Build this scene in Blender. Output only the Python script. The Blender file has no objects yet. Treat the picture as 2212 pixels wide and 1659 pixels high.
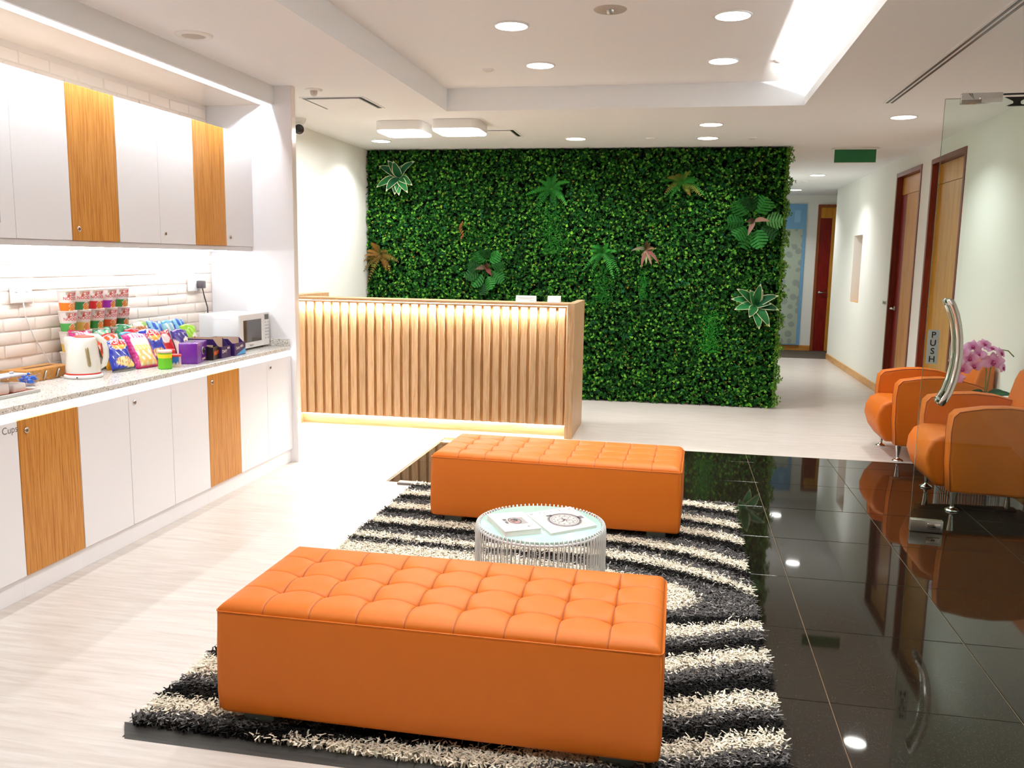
import bpy, bmesh, math, random
import numpy as np
from mathutils import Matrix, Vector
random.seed(7); rng = np.random.default_rng(7)
S = bpy.context.scene
COL = S.collection
PI = math.pi

# ---------------------------------------------------------------- camera, world, exposure
cam_d = bpy.data.cameras.new('camera'); cam = bpy.data.objects.new('camera', cam_d); COL.objects.link(cam)
yaw, pitch, roll = -0.188863, 0.1434194, -0.0159951
fw = Vector((math.sin(yaw)*math.cos(pitch), math.cos(yaw)*math.cos(pitch), -math.sin(pitch)))
rt = Vector((math.cos(yaw), -math.sin(yaw), 0)); dn = fw.cross(rt)
r2 = math.cos(roll)*rt + math.sin(roll)*dn; d2 = -math.sin(roll)*rt + math.cos(roll)*dn
Mx = Matrix((r2, -d2, -fw)).transposed().to_4x4(); Mx.translation = Vector((0, 0, 1.47))
cam.matrix_world = Mx
cam_d.sensor_width = 36; cam_d.sensor_fit = 'HORIZONTAL'; cam_d.lens = 36*1865.57/2212
cam_d.clip_start = .02; cam_d.clip_end = 100
S.camera = cam
W = bpy.data.worlds.new('world'); S.world = W; W.use_nodes = True
W.node_tree.nodes['Background'].inputs[0].default_value = (1, .97, .93, 1)
W.node_tree.nodes['Background'].inputs[1].default_value = .02
S.view_settings.view_transform = 'Standard'; S.view_settings.look = 'None'
S.view_settings.exposure = 0.1; S.view_settings.gamma = 1; S.view_settings.use_curve_mapping = False
S.cycles.max_bounces = 10; S.cycles.diffuse_bounces = 6; S.cycles.glossy_bounces = 5
S.cycles.transparent_max_bounces = 12; S.cycles.sample_clamp_indirect = 6
S.cycles.caustics_reflective = False; S.cycles.caustics_refractive = False
DOWN_W = 9.4          # watts of one downlight
DOWN_C = (1, .99, .985)
LED_K = 190.0          # kitchen bulkhead strip
LED_U = 55.0          # strip under the wall cabinets
LED_B = 7.0           # strip under the worktop
LED_D = 1000.0          # desk top strip
LED_F = 38.0          # desk foot strip
LED_C = 2300.0          # ceiling cove strip

# ---------------------------------------------------------------- materials
def lin(c):
    if isinstance(c, str):
        c = c.lstrip('#'); c = [int(c[i:i+2], 16)/255 for i in (0, 2, 4)]
    return tuple(x/12.92 if x <= .04045 else ((x+.055)/1.055)**2.4 for x in c)
MATS = {}
def mat(name, color='#ffffff', rough=.5, metal=0., spec=.5, emit=None, es=0., trans=0., coat=0., bump=None, ior=1.5):
    m = bpy.data.materials.new(name); m.use_nodes = True; MATS[name] = m
    b = m.node_tree.nodes['Principled BSDF']
    c = lin(color) if isinstance(color, str) else color
    b.inputs['Base Color'].default_value = (*c, 1); b.inputs['Roughness'].default_value = rough
    b.inputs['Metallic'].default_value = metal; b.inputs['Specular IOR Level'].default_value = spec
    b.inputs['Transmission Weight'].default_value = trans; b.inputs['IOR'].default_value = ior
    b.inputs['Coat Weight'].default_value = coat; b.inputs['Coat Roughness'].default_value = .06
    if emit:
        e = lin(emit) if isinstance(emit, str) else emit
        b.inputs['Emission Color'].default_value = (*e, 1); b.inputs['Emission Strength'].default_value = es
    if bump:
        sc, st = bump; n = m.node_tree
        t = n.nodes.new('ShaderNodeTexCoord'); q = n.nodes.new('ShaderNodeTexNoise'); q.inputs['Scale'].default_value = sc
        q.inputs['Detail'].default_value = 3
        bp = n.nodes.new('ShaderNodeBump'); bp.inputs['Strength'].default_value = st; bp.inputs['Distance'].default_value = .002
        n.links.new(t.outputs['Object'], q.inputs['Vector']); n.links.new(q.outputs['Fac'], bp.inputs['Height'])
        n.links.new(bp.outputs['Normal'], b.inputs['Normal'])
    return m
def nodes_of(m): return m.node_tree, m.node_tree.nodes['Principled BSDF']
def grain(name, cols, scale=(8, 8, 1), nscale=6, rough=.45, detail=6, dist=.6, rand=.5, spec=.4, bump=.05, pos=None, coat=0):
    """stretched-noise wood or vinyl: cols are ramp stops"""
    m = mat(name, cols[0], rough, spec=spec, coat=coat); n, b = nodes_of(m)
    tc = n.nodes.new('ShaderNodeTexCoord'); mp = n.nodes.new('ShaderNodeMapping'); mp.inputs['Scale'].default_value = scale
    oi = n.nodes.new('ShaderNodeObjectInfo'); ad = n.nodes.new('ShaderNodeVectorMath'); ad.operation = 'ADD'
    mu = n.nodes.new('ShaderNodeMath'); mu.operation = 'MULTIPLY'; mu.inputs[1].default_value = 37.
    n.links.new(oi.outputs['Random'], mu.inputs[0])
    n.links.new(tc.outputs['Object'], ad.inputs[0]); n.links.new(mu.outputs[0], ad.inputs[1])
    n.links.new(ad.outputs[0], mp.inputs['Vector'])
    q = n.nodes.new('ShaderNodeTexNoise'); q.inputs['Scale'].default_value = nscale; q.inputs['Detail'].default_value = detail
    q.inputs['Distortion'].default_value = dist; q.inputs['Roughness'].default_value = .6
    n.links.new(mp.outputs[0], q.inputs['Vector'])
    r = n.nodes.new('ShaderNodeValToRGB'); e = r.color_ramp.elements
    pos = pos or [.3+.4*i/(len(cols)-1) for i in range(len(cols))]
    for i, c in enumerate(cols):
        el = e[i] if i < 2 else e.new(pos[i])
        el.position = pos[i]; el.color = (*lin(c), 1)
    n.links.new(q.outputs['Fac'], r.inputs['Fac'])
    hs = n.nodes.new('ShaderNodeHueSaturation'); mr = n.nodes.new('ShaderNodeMapRange')
    mr.inputs['To Min'].default_value = 1-.3*rand; mr.inputs['To Max'].default_value = 1+.2*rand
    n.links.new(oi.outputs['Random'], mr.inputs['Value']); n.links.new(mr.outputs[0], hs.inputs['Value'])
    n.links.new(r.outputs['Color'], hs.inputs['Color']); n.links.new(hs.outputs[0], b.inputs['Base Color'])
    if bump:
        bp = n.nodes.new('ShaderNodeBump'); bp.inputs['Strength'].default_value = bump; bp.inputs['Distance'].default_value = .003
        n.links.new(q.outputs['Fac'], bp.inputs['Height']); n.links.new(bp.outputs['Normal'], b.inputs['Normal'])
    return m
def speckle(name, base, spots, scale=140, rough=.25, thr=.25, spec=.5, coat=0):
    m = mat(name, base, rough, spec=spec, coat=coat); n, b = nodes_of(m)
    tc = n.nodes.new('ShaderNodeTexCoord'); last = None
    for i, (c, sc, t) in enumerate(spots):
        v = n.nodes.new('ShaderNodeTexVoronoi'); v.inputs['Scale'].default_value = sc; v.inputs['Randomness'].default_value = 1
        n.links.new(tc.outputs['Object'], v.inputs['Vector'])
        w = n.nodes.new('ShaderNodeTexWhiteNoise'); n.links.new(v.outputs['Color'], w.inputs['Vector'])
        l = n.nodes.new('ShaderNodeMath'); l.operation = 'LESS_THAN'; l.inputs[1].default_value = t
        n.links.new(w.outputs['Value'], l.inputs[0])
        d = n.nodes.new('ShaderNodeMath'); d.operation = 'LESS_THAN'; d.inputs[1].default_value = .42
        n.links.new(v.outputs['Distance'], d.inputs[0])
        a = n.nodes.new('ShaderNodeMath'); a.operation = 'MULTIPLY'
        n.links.new(l.outputs[0], a.inputs[0]); n.links.new(d.outputs[0], a.inputs[1])
        x = n.nodes.new('ShaderNodeMix'); x.data_type = 'RGBA'
        x.inputs[7].default_value = (*lin(c), 1)
        if last is None: x.inputs[6].default_value = (*lin(base), 1)
        else: n.links.new(last, x.inputs[6])
        n.links.new(a.outputs[0], x.inputs[0]); last = x.outputs[2]
    n.links.new(last, b.inputs['Base Color'])
    return m
def printed(name, rough=.3, spec=.5, coat=0., vary=0., sub=0., metal=0.):
    m = mat(name, '#ffffff', rough, spec=spec, coat=coat, metal=metal); n, b = nodes_of(m)
    a = n.nodes.new('ShaderNodeVertexColor'); a.layer_name = 'Col'
    n.links.new(a.outputs['Color'], b.inputs['Base Color'])
    if sub:   # thin leaf: some light passes
        b.inputs['Subsurface Weight'].default_value = 0
    return m
def glass(name, tint=(.9, .96, .93), ior=1.5, rough=0.):
    m = bpy.data.materials.new(name); m.use_nodes = True; n = m.node_tree; n.nodes.clear(); MATS[name] = m
    o = n.nodes.new('ShaderNodeOutputMaterial'); x = n.nodes.new('ShaderNodeMixShader'); f = n.nodes.new('ShaderNodeFresnel')
    f.inputs[0].default_value = ior
    t = n.nodes.new('ShaderNodeBsdfTransparent'); t.inputs[0].default_value = (*tint, 1)
    g = n.nodes.new('ShaderNodeBsdfGlossy'); g.inputs[0].default_value = (1, 1, 1, 1); g.inputs['Roughness'].default_value = rough
    ge = n.nodes.new('ShaderNodeNewGeometry'); iv = n.nodes.new('ShaderNodeMath'); iv.operation = 'SUBTRACT'; iv.inputs[0].default_value = 1
    mu = n.nodes.new('ShaderNodeMath'); mu.operation = 'MULTIPLY'
    n.links.new(ge.outputs['Backfacing'], iv.inputs[1]); n.links.new(iv.outputs[0], mu.inputs[0]); n.links.new(f.outputs[0], mu.inputs[1])
    n.links.new(mu.outputs[0], x.inputs[0]); n.links.new(t.outputs[0], x.inputs[1]); n.links.new(g.outputs[0], x.inputs[2])
    n.links.new(x.outputs[0], o.inputs[0]); return m
def emitter(name, color, s):
    m = bpy.data.materials.new(name); m.use_nodes = True; n = m.node_tree; n.nodes.clear(); MATS[name] = m
    o = n.nodes.new('ShaderNodeOutputMaterial'); e = n.nodes.new('ShaderNodeEmission')
    e.inputs[0].default_value = (*color, 1); e.inputs[1].default_value = s
    n.links.new(e.outputs[0], o.inputs[0]); return m

M_CEIL = mat('ceiling_paint', '#f2f5f7', .9, spec=.1)
M_WALL = mat('wall_paint', '#eff1eb', .8, spec=.15)
M_VINYL = grain('vinyl_floor', ['#bdb4ab', '#c9c1b9', '#d2ccc5'], (1.2, 14, 1), 3, .32, rand=0, bump=.01, spec=.4)
M_GRAN = speckle('black_granite', '#17140e', [('#332c22', 320, .25), ('#5c5346', 520, .04)], rough=.035, spec=.47)
M_GROUT = mat('grout', '#6e5f48', .7)
M_LAM = mat('white_laminate', '#f0f0f3', .35, spec=.35)
M_LAMG = mat('gloss_laminate', '#faeddc', .06, spec=.5, coat=.6)
M_OAK = grain('oak_veneer', ['#a0601c', '#bb7a30', '#cf9247', '#a86a24'], (26, 26, .8), 5, .35, rand=.1, pos=[.3, .45, .6, .75], bump=.02)
M_TERR = speckle('terrazzo', '#d8d5ce', [('#8d8579', 130, .16), ('#5f584c', 170, .10), ('#f4f2ee', 90, .25)], rough=.2)
M_BRICK = mat('whitewashed_brick', '#f3e8de', .85, bump=(60, .35)); M_MORT = mat('mortar', '#e9dfd6', .9)
M_ASH = grain('ash_wood', ['#a6825c', '#bd9972', '#caa986'], (14, 14, .9), 4, .45, rand=.45, bump=.02)
M_ASHD = grain('ash_dark', ['#a87844', '#c0915a', '#cda56f'], (14, 14, .9), 4, .5, rand=.1, bump=.02)
M_ASHH = grain('ash_lengthwise', ['#b58a5e', '#c79f74', '#d2ae86'], (.9, 14, 14), 4, .45, rand=.1, bump=.02)
M_STEEL = mat('polished_steel', '#cfccc6', .12, metal=1); M_CHROME = mat('chrome', '#dcdcdc', .05, metal=1)
M_ALU = mat('brushed_aluminium', '#b9b9b2', .35, metal=1)
M_BLK = mat('black_plastic', '#0b0b0c', .35); M_DKGREY = mat('dark_grey_plastic', '#3a3634', .5)
M_WHT = mat('white_plastic', '#ececea', .3); M_WIRE = mat('white_wire', '#e3e6e6', .3)
M_LEATH = mat('orange_leather', (.58, .138, .006), .5, spec=.35, bump=(900, .12))
M_SEAM = mat('seam_thread_shade', (.30, .06, .008), .6)  # dark seam lines: thread colour plus painted shade of the grooves
M_GL = glass('clear_glass'); M_GLE = mat('glass_edge', '#5b6a5c', .2)
M_MINT = mat('mint_glass', '#b5dccf', .15, spec=.4)
M_FRAME = grain('mahogany', ['#5a1d12', '#6f2a1b', '#7d3521'], (10, 10, 1), 4, .35, rand=.1)
M_MAPLE = grain('maple_door', ['#bd7c20', '#cd8d2e', '#d99b3c'], (5, 5, .8), 3, .3, rand=.05)
M_RED = grain('red_veneer', ['#6a0d08', '#82150c', '#8f1d12'], (10, 10, 1), 4, .3, rand=.05)
M_SKIRT = grain('maple_skirting', ['#c58c43', '#d8a35c', '#e0b271'], (5, .9, 5), 3, .35, rand=.1)
M_BLUE = mat('blue_frame', '#6fa6d0', .5)
M_LENS = emitter('lamp_lens', (1, .97, .92), 14)
M_LEDK = emitter('led_white', (.93, .97, 1), LED_K); M_LEDU = emitter('led_splash', (.95, .97, 1), LED_U); M_LEDB = emitter('led_worktop', (.95, .98, 1), LED_B); M_LEDD = emitter('led_warm', (1, .93, .82), LED_D); M_LEDF = emitter('led_foot', (1, .93, .80), LED_F)
M_LEDC = emitter('led_cove', (1, .97, .93), LED_C); M_PANEL = emitter('panel_diffuser', (1, .95, .92), 7)
M_PRINT = printed('printed_card', .5); M_FOIL = printed('printed_foil', .22, coat=.4)
M_YARN = printed('rug_yarn', .95, spec=.1); M_LEAF = printed('leaf', .6, spec=.15)
M_PETAL = printed('petal', .6, spec=.2)
M_RUBBER = grain('ramp_strip', ['#2a2927', '#3a3936', '#474641'], (1, 20, 20), 4, .55, rand=0)
M_TXT = mat('black_ink', '#0d0d0d', .6); M_TXTW = mat('white_ink', '#f3f0ea', .6); M_TXTR = mat('red_ink', '#d4232c', .6)
M_TXTO = mat('orange_ink', '#e8662c', .6); M_TXTG = mat('grey_ink', '#6b655f', .7)

# ---------------------------------------------------------------- geometry helpers
class MB:
    def __init__(s): s.v = []; s.f = []; s.m = []; s.c = None; s.sm = []
    def add(s, v, f, m=0, smooth=False, col=None):
        o = len(s.v)
        if col is not None and s.c is None: s.c = [(1, 1, 1)]*o
        s.v += [tuple(p) for p in v]; s.f += [tuple(i+o for i in q) for q in f]; s.m += [m]*len(f); s.sm += [smooth]*len(f)
        if s.c is not None: s.c += list(col) if col is not None else [(1, 1, 1)]*len(v)
        return s
    def bm(s, bm, m=0, smooth=False):
        bm.verts.index_update(); s.add([v.co[:] for v in bm.verts], [[v.index for v in f.verts] for f in bm.faces], m, smooth); bm.free(); return s
    def box(s, x0, x1, y0, y1, z0, z1, m=0, bev=0, seg=2, T=None):
        P = [(x, y, z) for z in (z0, z1) for y in (y0, y1) for x in (x0, x1)]
        F = [(0, 2, 3, 1), (4, 5, 7, 6), (0, 1, 5, 4), (2, 6, 7, 3), (0, 4, 6, 2), (1, 3, 7, 5)]
        if T is not None: P = [tuple(T @ Vector(p)) for p in P]
        if not bev: return s.add(P, F, m)
        b = bmesh.new(); vs = [b.verts.new(p) for p in P]; [b.faces.new([vs[i] for i in f]) for f in F]
        bmesh.ops.bevel(b, geom=b.edges[:], offset=bev, segments=seg, affect='EDGES', profile=.5)
        return s.bm(b, m, seg > 1)
    def prism(s, poly, axis, a0, a1, m=0, bev=0, seg=2):
        """poly: 2D points of the two other axes in order; axis 0,1,2"""
        n = len(poly)
        def p3(q, a): l = list(q); l.insert(axis, a); return tuple(l)
        V = [p3(q, a0) for q in poly]+[p3(q, a1) for q in poly]
        F = [tuple(range(n)), tuple(range(2*n-1, n-1, -1))]+[(i, i+n, (i+1) % n+n, (i+1) % n) for i in range(n)]
        b = bmesh.new(); vs = [b.verts.new(p) for p in V]; [b.faces.new([vs[i] for i in f]) for f in F]
        bmesh.ops.recalc_face_normals(b, faces=b.faces[:])
        if bev:
            caps = [f for f in b.faces if len(f.verts) == n]
            ed = list({e for f in caps for e in f.edges})
            bmesh.ops.bevel(b, geom=ed, offset=bev, segments=seg, affect='EDGES', profile=.5)
        return s.bm(b, m, bool(bev))
    def tube(s, pts, r, n=8, m=0, closed=False, caps=True, col=None):
        pts = [Vector(p) for p in pts]; k = len(pts); V = []; F = []
        rr = r if hasattr(r, '__len__') else [r]*k
        up = None
        for i, p in enumerate(pts):
            a = pts[(i-1) % k] if (closed or i) else p; c = pts[(i+1) % k] if (closed or i < k-1) else p
            t = (c-a).normalized()
            if up is None: up = Vector((0, 0, 1)) if abs(t.z) < .9 else Vector((1, 0, 0))
            u = (up-t*up.dot(t)).normalized(); w = t.cross(u); up = u
            V += [tuple(p+rr[i]*(math.cos(2*PI*j/n)*u+math.sin(2*PI*j/n)*w)) for j in range(n)]
        for i in range(k if closed else k-1):
            a = i*n; b = ((i+1) % k)*n
            F += [(a+j, a+(j+1) % n, b+(j+1) % n, b+j) for j in range(n)]
        if caps and not closed: F += [tuple(range(n-1, -1, -1)), tuple(range((k-1)*n, k*n))]
        return s.add(V, F, m, True, [col]*len(V) if col else None)
    def lathe(s, prof, n=24, c=(0, 0, 0), m=0, cap0=True, cap1=True, smooth=True, sq=None):
        V = []; F = []
        for r, z in prof:
            V += [(c[0]+r*math.cos(2*PI*j/n), c[1]+r*math.sin(2*PI*j/n), c[2]+z) for j in range(n)]
        for i in range(len(prof)-1):
            F += [(i*n+j, i*n+(j+1) % n, (i+1)*n+(j+1) % n, (i+1)*n+j) for j in range(n)]
        if cap0: F.append(tuple(range(n-1, -1, -1)))
        if cap1: F.append(tuple(range((len(prof)-1)*n, len(prof)*n)))
        return s.add(V, F, m, smooth)
    def build(s, name, mats, parent=None, origin=None, world=True):
        """world=True: vertices are in world coordinates and get moved to the parent's (or own base) origin"""
        me = bpy.data.meshes.new(name); A = np.array(s.v, dtype=np.float64).reshape(-1, 3)
        o = Vector((0, 0, 0))
        if world:
            if parent is not None:
                q = parent
                while q is not None: o += q.location; q = q.parent
            elif origin is None: o = Vector(((A[:, 0].min()+A[:, 0].max())/2, (A[:, 1].min()+A[:, 1].max())/2, A[:, 2].min()))
            else: o = Vector(origin)
        A = A-np.array(o)
        me.from_pydata(A.tolist(), [], s.f)
        mats = mats if isinstance(mats, (list, tuple)) else [mats]
        for x in mats: me.materials.append(x)
        me.polygons.foreach_set('material_index', s.m); me.polygons.foreach_set('use_smooth', s.sm)
        if s.c is not None: vcol(me, np.array(s.c))
        me.update()
        ob = bpy.data.objects.new(name, me); COL.objects.link(ob)
        if parent is not None: ob.parent = parent
        else: ob.location = o
        return ob
def vcol(me, c):
    a = me.color_attributes.new('Col', 'FLOAT_COLOR', 'POINT')
    d = np.ones((len(me.vertices), 4), dtype=np.float32); d[:, :3] = c; a.data.foreach_set('color', d.ravel())
def bulk(name, V, F, mt, cols, parent=None, smooth=False):
    me = bpy.data.meshes.new(name); k = F.shape[1]
    me.vertices.add(len(V)); me.vertices.foreach_set('co', V.astype(np.float32).ravel())
    me.loops.add(F.size); me.loops.foreach_set('vertex_index', F.astype(np.int32).ravel())
    me.polygons.add(len(F)); me.polygons.foreach_set('loop_start', np.arange(0, F.size, k, dtype=np.int32))
    me.polygons.foreach_set('use_smooth', np.full(len(F), smooth))
    me.materials.append(mt); me.update(calc_edges=True); vcol(me, cols)
    ob = bpy.data.objects.new(name, me); COL.objects.link(ob)
    if parent is not None: ob.parent = parent
    return ob
def thing(name, label, cat, loc=(0, 0, 0), rz=0, group=None):
    o = bpy.data.objects.new(name, None); COL.objects.link(o); o.location = loc; o.rotation_euler = (0, 0, rz)
    o.empty_display_size = .05
    o['label'] = label; o['category'] = cat
    if group: o['group'] = group
    return o
def tag(o, label, cat, group=None):
    o['label'] = label; o['category'] = cat
    if group: o['group'] = group
    return o
def struct(o): o['kind'] = 'structure'; return o
def dup(root, loc=None, label=None, group=None, rot=None):
    r = root.copy(); COL.objects.link(r)
    if loc is not None: r.location = loc
    if rot is not None: r.rotation_euler = rot
    if label: r['label'] = label
    if group: r['group'] = group
    for ch in list(root.children):
        c = ch.copy(); COL.objects.link(c); c.parent = r
        for g in ch.children:
            d = g.copy(); COL.objects.link(d); d.parent = c
    return r
_txt = {}
def text_mesh(t, size=1., spacing=1., shear=0., bold=0.):
    """flat outline of a word: verts (x right, y up), faces; centred in x, baseline 0"""
    k = (t, spacing, shear, bold)
    if k not in _txt:
        cu = bpy.data.curves.new('lettering', 'FONT'); cu.body = t; cu.size = 1; cu.align_x = 'CENTER'
        cu.space_character = spacing; cu.shear = shear; cu.offset = bold; cu.resolution_u = 3
        ob = bpy.data.objects.new('lettering', cu); COL.objects.link(ob)
        dg = bpy.context.evaluated_depsgraph_get(); me = ob.evaluated_get(dg).to_mesh()
        _txt[k] = ([tuple(v.co[:2]) for v in me.vertices], [tuple(p.vertices) for p in me.polygons])
        ob.evaluated_get(dg).to_mesh_clear(); bpy.data.objects.remove(ob); bpy.data.curves.remove(cu)
    v, f = _txt[k]
    return [(x*size, y*size) for x, y in v], f
def text_on(mb, t, size, org, ux, uy, m=0, **kw):
    v, f = text_mesh(t, size, **kw); o = Vector(org); ux = Vector(ux); uy = Vector(uy)
    return mb.add([tuple(o+ux*x+uy*y) for x, y in v], f, m)

# ================================================================ the room
H, T = 2.61, 2.78
YK = 5.674
XL, XK, XR, YG, YE = -3.37, -3.275, 2.307, 9.14, 15.42
b = MB()
b.box(XL-.06, -1.622, -1.5, 5.315, -.05, .001).box(XL-.06, -1.86, 5.315, 6.79, -.05, .001)
b.box(XL-.06, XR+.2, 6.79, 14.13, -.05, .001).box(-1.622, XR+.2, -1.5, 2.2, -.05, .001)
struct(b.build('floor', M_VINYL))
struct(MB().box(.9, 5, 14.13, YE+.1, -.05, .0012).build('floor_carpet', speckle('loop_carpet', '#5a5047', [('#3a332d', 160, .4), ('#87796a', 190, .3)], rough=.95, spec=.1)))
gb = struct(MB().box(-1.622, XR+.2, 2.2, 5.315, -.05, -.0025).box(-1.86, XR+.2, 5.315, 6.79, -.05, -.0025).build('floor_granite', M_GROUT))
xs = [.559+.6*i for i in range(-5, 4)]; ys = [5.312+.603*i for i in range(-6, 4)]
tl = {}
for i in range(len(xs)-1):
    for j in range(len(ys)-1):
        for (ax, bx, ay, by) in ((-1.622, XR+.02, 2.262, 5.315), (-1.86, XR+.02, 5.315, 6.788)):
            x0, x1, y0, y1 = max(xs[i]+.0015, ax), min(xs[i+1]-.0015, bx), max(ys[j]+.0015, ay), min(ys[j+1]-.0015, by)
            if x1-x0 < .03 or y1-y0 < .03: continue
            k = (round(x1-x0, 3), round(y1-y0, 3)); cx, cy = (x0+x1)/2, (y0+y1)/2
            if k not in tl:
                o = MB().box(x0, x1, y0, y1, -.012, 0, bev=.0012, seg=1).build('floor_tile', M_GRAN, gb, world=False)
                A = np.array([v.co[:] for v in o.data.vertices])-[cx, cy, 0]; o.data.vertices.foreach_set('co', A.ravel()); o.data.update(); tl[k] = o
            else:
                o = tl[k].copy(); COL.objects.link(o); o.parent = gb
            o.location = Vector((cx, cy, 0))-gb.location
            o.rotation_euler = (random.uniform(-.0006, .0006), random.uniform(-.0006, .0006), 0)
# ceiling with its raised tray
TX0, TX1, TY0, TY1 = -1.85, .832, -.4, 6.775
b = MB()
b.box(-2.767, TX0, -1.5, 9.2, H, T+.05).box(XL-.06, -2.767, 5.674, 9.2, H, T+.05).box(XL-.06, XK, -1.5, 5.7, H, T+.05)
b.box(TX0, TX1+.3, TY1, 9.2, H, T+.05).box(TX0, TX1+.3, -1.5, TY0, H, T+.05)
b.box(TX1+.3, XR+.15, -1.5, 9.2, H, T+.05).box(.9, 5, 9.2, YE+.15, H, T+.05)
b.box(TX0-.02, TX1+.32, TY0-.02, TY1+.02, T, T+.06)
b.box(TX1, TX1+.3, TY0, TY1, H, H+.025).box(TX1, TX1+.025, TY0, TY1, H+.025, H+.06)      # light trough on the right
struct(b.build('ceiling', M_CEIL))
b = MB().box(XL-.06, XL, 5.735, 9.4, 0, H).box(XL-.06, XK-.004, -1.5, 5.735, 0, H)
wl = struct(b.build('wall_left', [M_WALL]))
MB().box(XK-.004, XK, -.4, 5.674, .80, 2.487).build('mortar_face', M_MORT, wl)
n = 0; proto = None
for r in range(26):
    z = .8075+.066*r
    if z+.066 > 2.49 or 1.53 < z < 2.2: continue
    off = 3.82 if r % 2 else 3.926
    y = off-.2175*6
    while y < 5.66:
        y0, y1 = y+.005, min(y+.2125, 5.671)
        if y1 > 2.6 and y1-y0 > .03 and z > .82:
            full = abs(y1-y0-.2075) < 1e-4
            if full and proto is not None:
                o = proto.copy(); COL.objects.link(o); o.parent = wl
            else:
                o = MB().box(-.012, .0035, -(y1-y0)/2, (y1-y0)/2, -.0295, .0295, bev=.003, seg=2).build('brick', M_BRICK, wl, world=False)
                if full: proto = o
            o.location = Vector((XK+random.uniform(-.003, .002), (y0+y1)/2, z+.033))-wl.location
            o.rotation_euler = (0, random.uniform(-.003, .003), random.uniform(-.006, .006)); n += 1
        y += .2175
struct(MB().box(XL-.06, .985, YG, YG+.25, 0, H).build('wall_back', M_WALL))
struct(MB().box(.935, .985, YG+.25, YE, 0, H).build('wall_corridor', M_WALL))
struct(MB().box(XL-.1, XR+.2, -1.6, -1.5, 0, T).build('wall_front', mat('lobby_stone', '#b3a999', .4)))
struct(MB().box(.9, 5.1, YE, YE+.12, 0, H).build('wall_end', M_WALL))
struct(MB().box(5, 5.1, 13.9, YE, 0, H).build('wall_passage', M_WALL))
b = MB(); x0, x1 = XR, XR+.15; DH = 2.467
b.box(x0, x1, -1.5, 7.99, 0, H).box(x0, x1, 7.99, 9.022, DH, H).box(x0, x1, 9.022, 9.362, 0, H).box(x0, x1, 9.362, 10.387, DH, H)
b.box(x0, x1, 10.387, 12.03, 0, H).box(x0, x1, 12.03, 12.59, 0, .972).box(x0, x1, 12.03, 12.59, 1.86, H).box(x0, x1, 12.59, 14.17, 0, H)
b.box(x1, 5, 14.05, 14.17, 0, H)
struct(b.build('wall_right', M_WALL))
# deep window recess in the corridor wall
MP = mat('pink_lit_reveal', '#ecd6cb', .8)  # pink tint stands in for warm light inside the recess
b = MB().box(x1, x1+.32, 12.0, 12.03, .94, 1.9).box(x1, x1+.32, 12.59, 12.62, .94, 1.9).box(x1, x1+.32, 12.03, 12.59, 1.86, 1.9).box(x1, x1+.32, 12.03, 12.59, .94, .972).box(x1+.32, x1+.34, 12, 12.62, .94, 1.9)
w1 = struct(b.build('window_1', MP))
MB().box(XR+.004, x1+.32, 12.03, 12.59, .972, .978).build('window_sill', M_SKIRT, w1)
# skirtings
for nm, a in (('baseboard_right', (XR-.012, XR, 10.387, 14.17, 0, .09)), ('baseboard_near', (XR-.012, XR, 5.6, 7.99, 0, .09)), ('baseboard_mid', (XR-.012, XR, 9.022, 9.362, 0, .09))):
    struct(MB().box(*a, bev=.003, seg=1).build(nm, M_SKIRT))
struct(MB().box(.985, 2.222, YE-.012, YE, .0012, .092, bev=.003, seg=1).build('baseboard_end', grain('maple_skirting_x', ['#b9792f', '#c88a3e', '#d59c50'], (.9, 5, 5), 3, .35, rand=.1)))

def lever(mb, p, d):      # lever handle: rose + lever along d, sticking out along n
    x, y, z = p; n_, a = d
    n_ = Vector(n_); a = Vector(a); P = Vector(p)
    mb.tube([P, P+n_*.012], .026, 16); mb.tube([P+n_*.01, P+n_*.05], .010, 10); mb.tube([P+n_*.048, P+n_*.05+a*.03, P+n_*.046+a*.12], [.011, .010, .008], 8)
def wall_door(name, y0, y1, red):
    """door in the right wall, far jamb at y1; leaf recessed"""
    f = MB(); fw_ = .045; X0, X1 = XR-.008, XR+.15
    f.box(X0, X1, y0, y0+fw_, 0, DH, bev=.003, seg=1).box(X0, X1, y1-fw_, y1, 0, DH, bev=.003, seg=1).box(X0, X1, y0+fw_, y1-fw_, DH-fw_, DH)
    fr = struct(f.build(name, M_FRAME))
    xl = XR+.055; a, c = y0+fw_+.003, y1-fw_-.003; zt = DH-fw_-.004; zs = 2.23
    if red:
        MB().box(xl, xl+.04, a, c, zs+.002, zt, bev=.0015, seg=1).build('top_panel', M_MAPLE, fr)
        MB().box(xl, xl+.04, a, c-.235, .006, zs-.002, bev=.0015, seg=1).build('leaf_panel', M_MAPLE, fr)
        MB().box(xl, xl+.04, c-.233, c, .006, zs-.002, bev=.0015, seg=1).build('red_panel', M_RED, fr)
        h = MB(); lever(h, (xl, c-.07, .995), ((-1, 0, 0), (0, -1, 0))); h.build('door_handle', M_ALU, fr)
    else:
        MB().box(xl, xl+.04, a, c, zs+.002, zt, bev=.0015, seg=1).build('top_panel', M_MAPLE, fr)
        MB().box(xl, xl+.04, a, c, .006, zs-.002, bev=.0015, seg=1).build('leaf_panel', M_MAPLE, fr)
    return fr
wall_door('door_1', 7.99, 9.022, False); wall_door('door_2', 9.362, 10.387, True)
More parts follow.
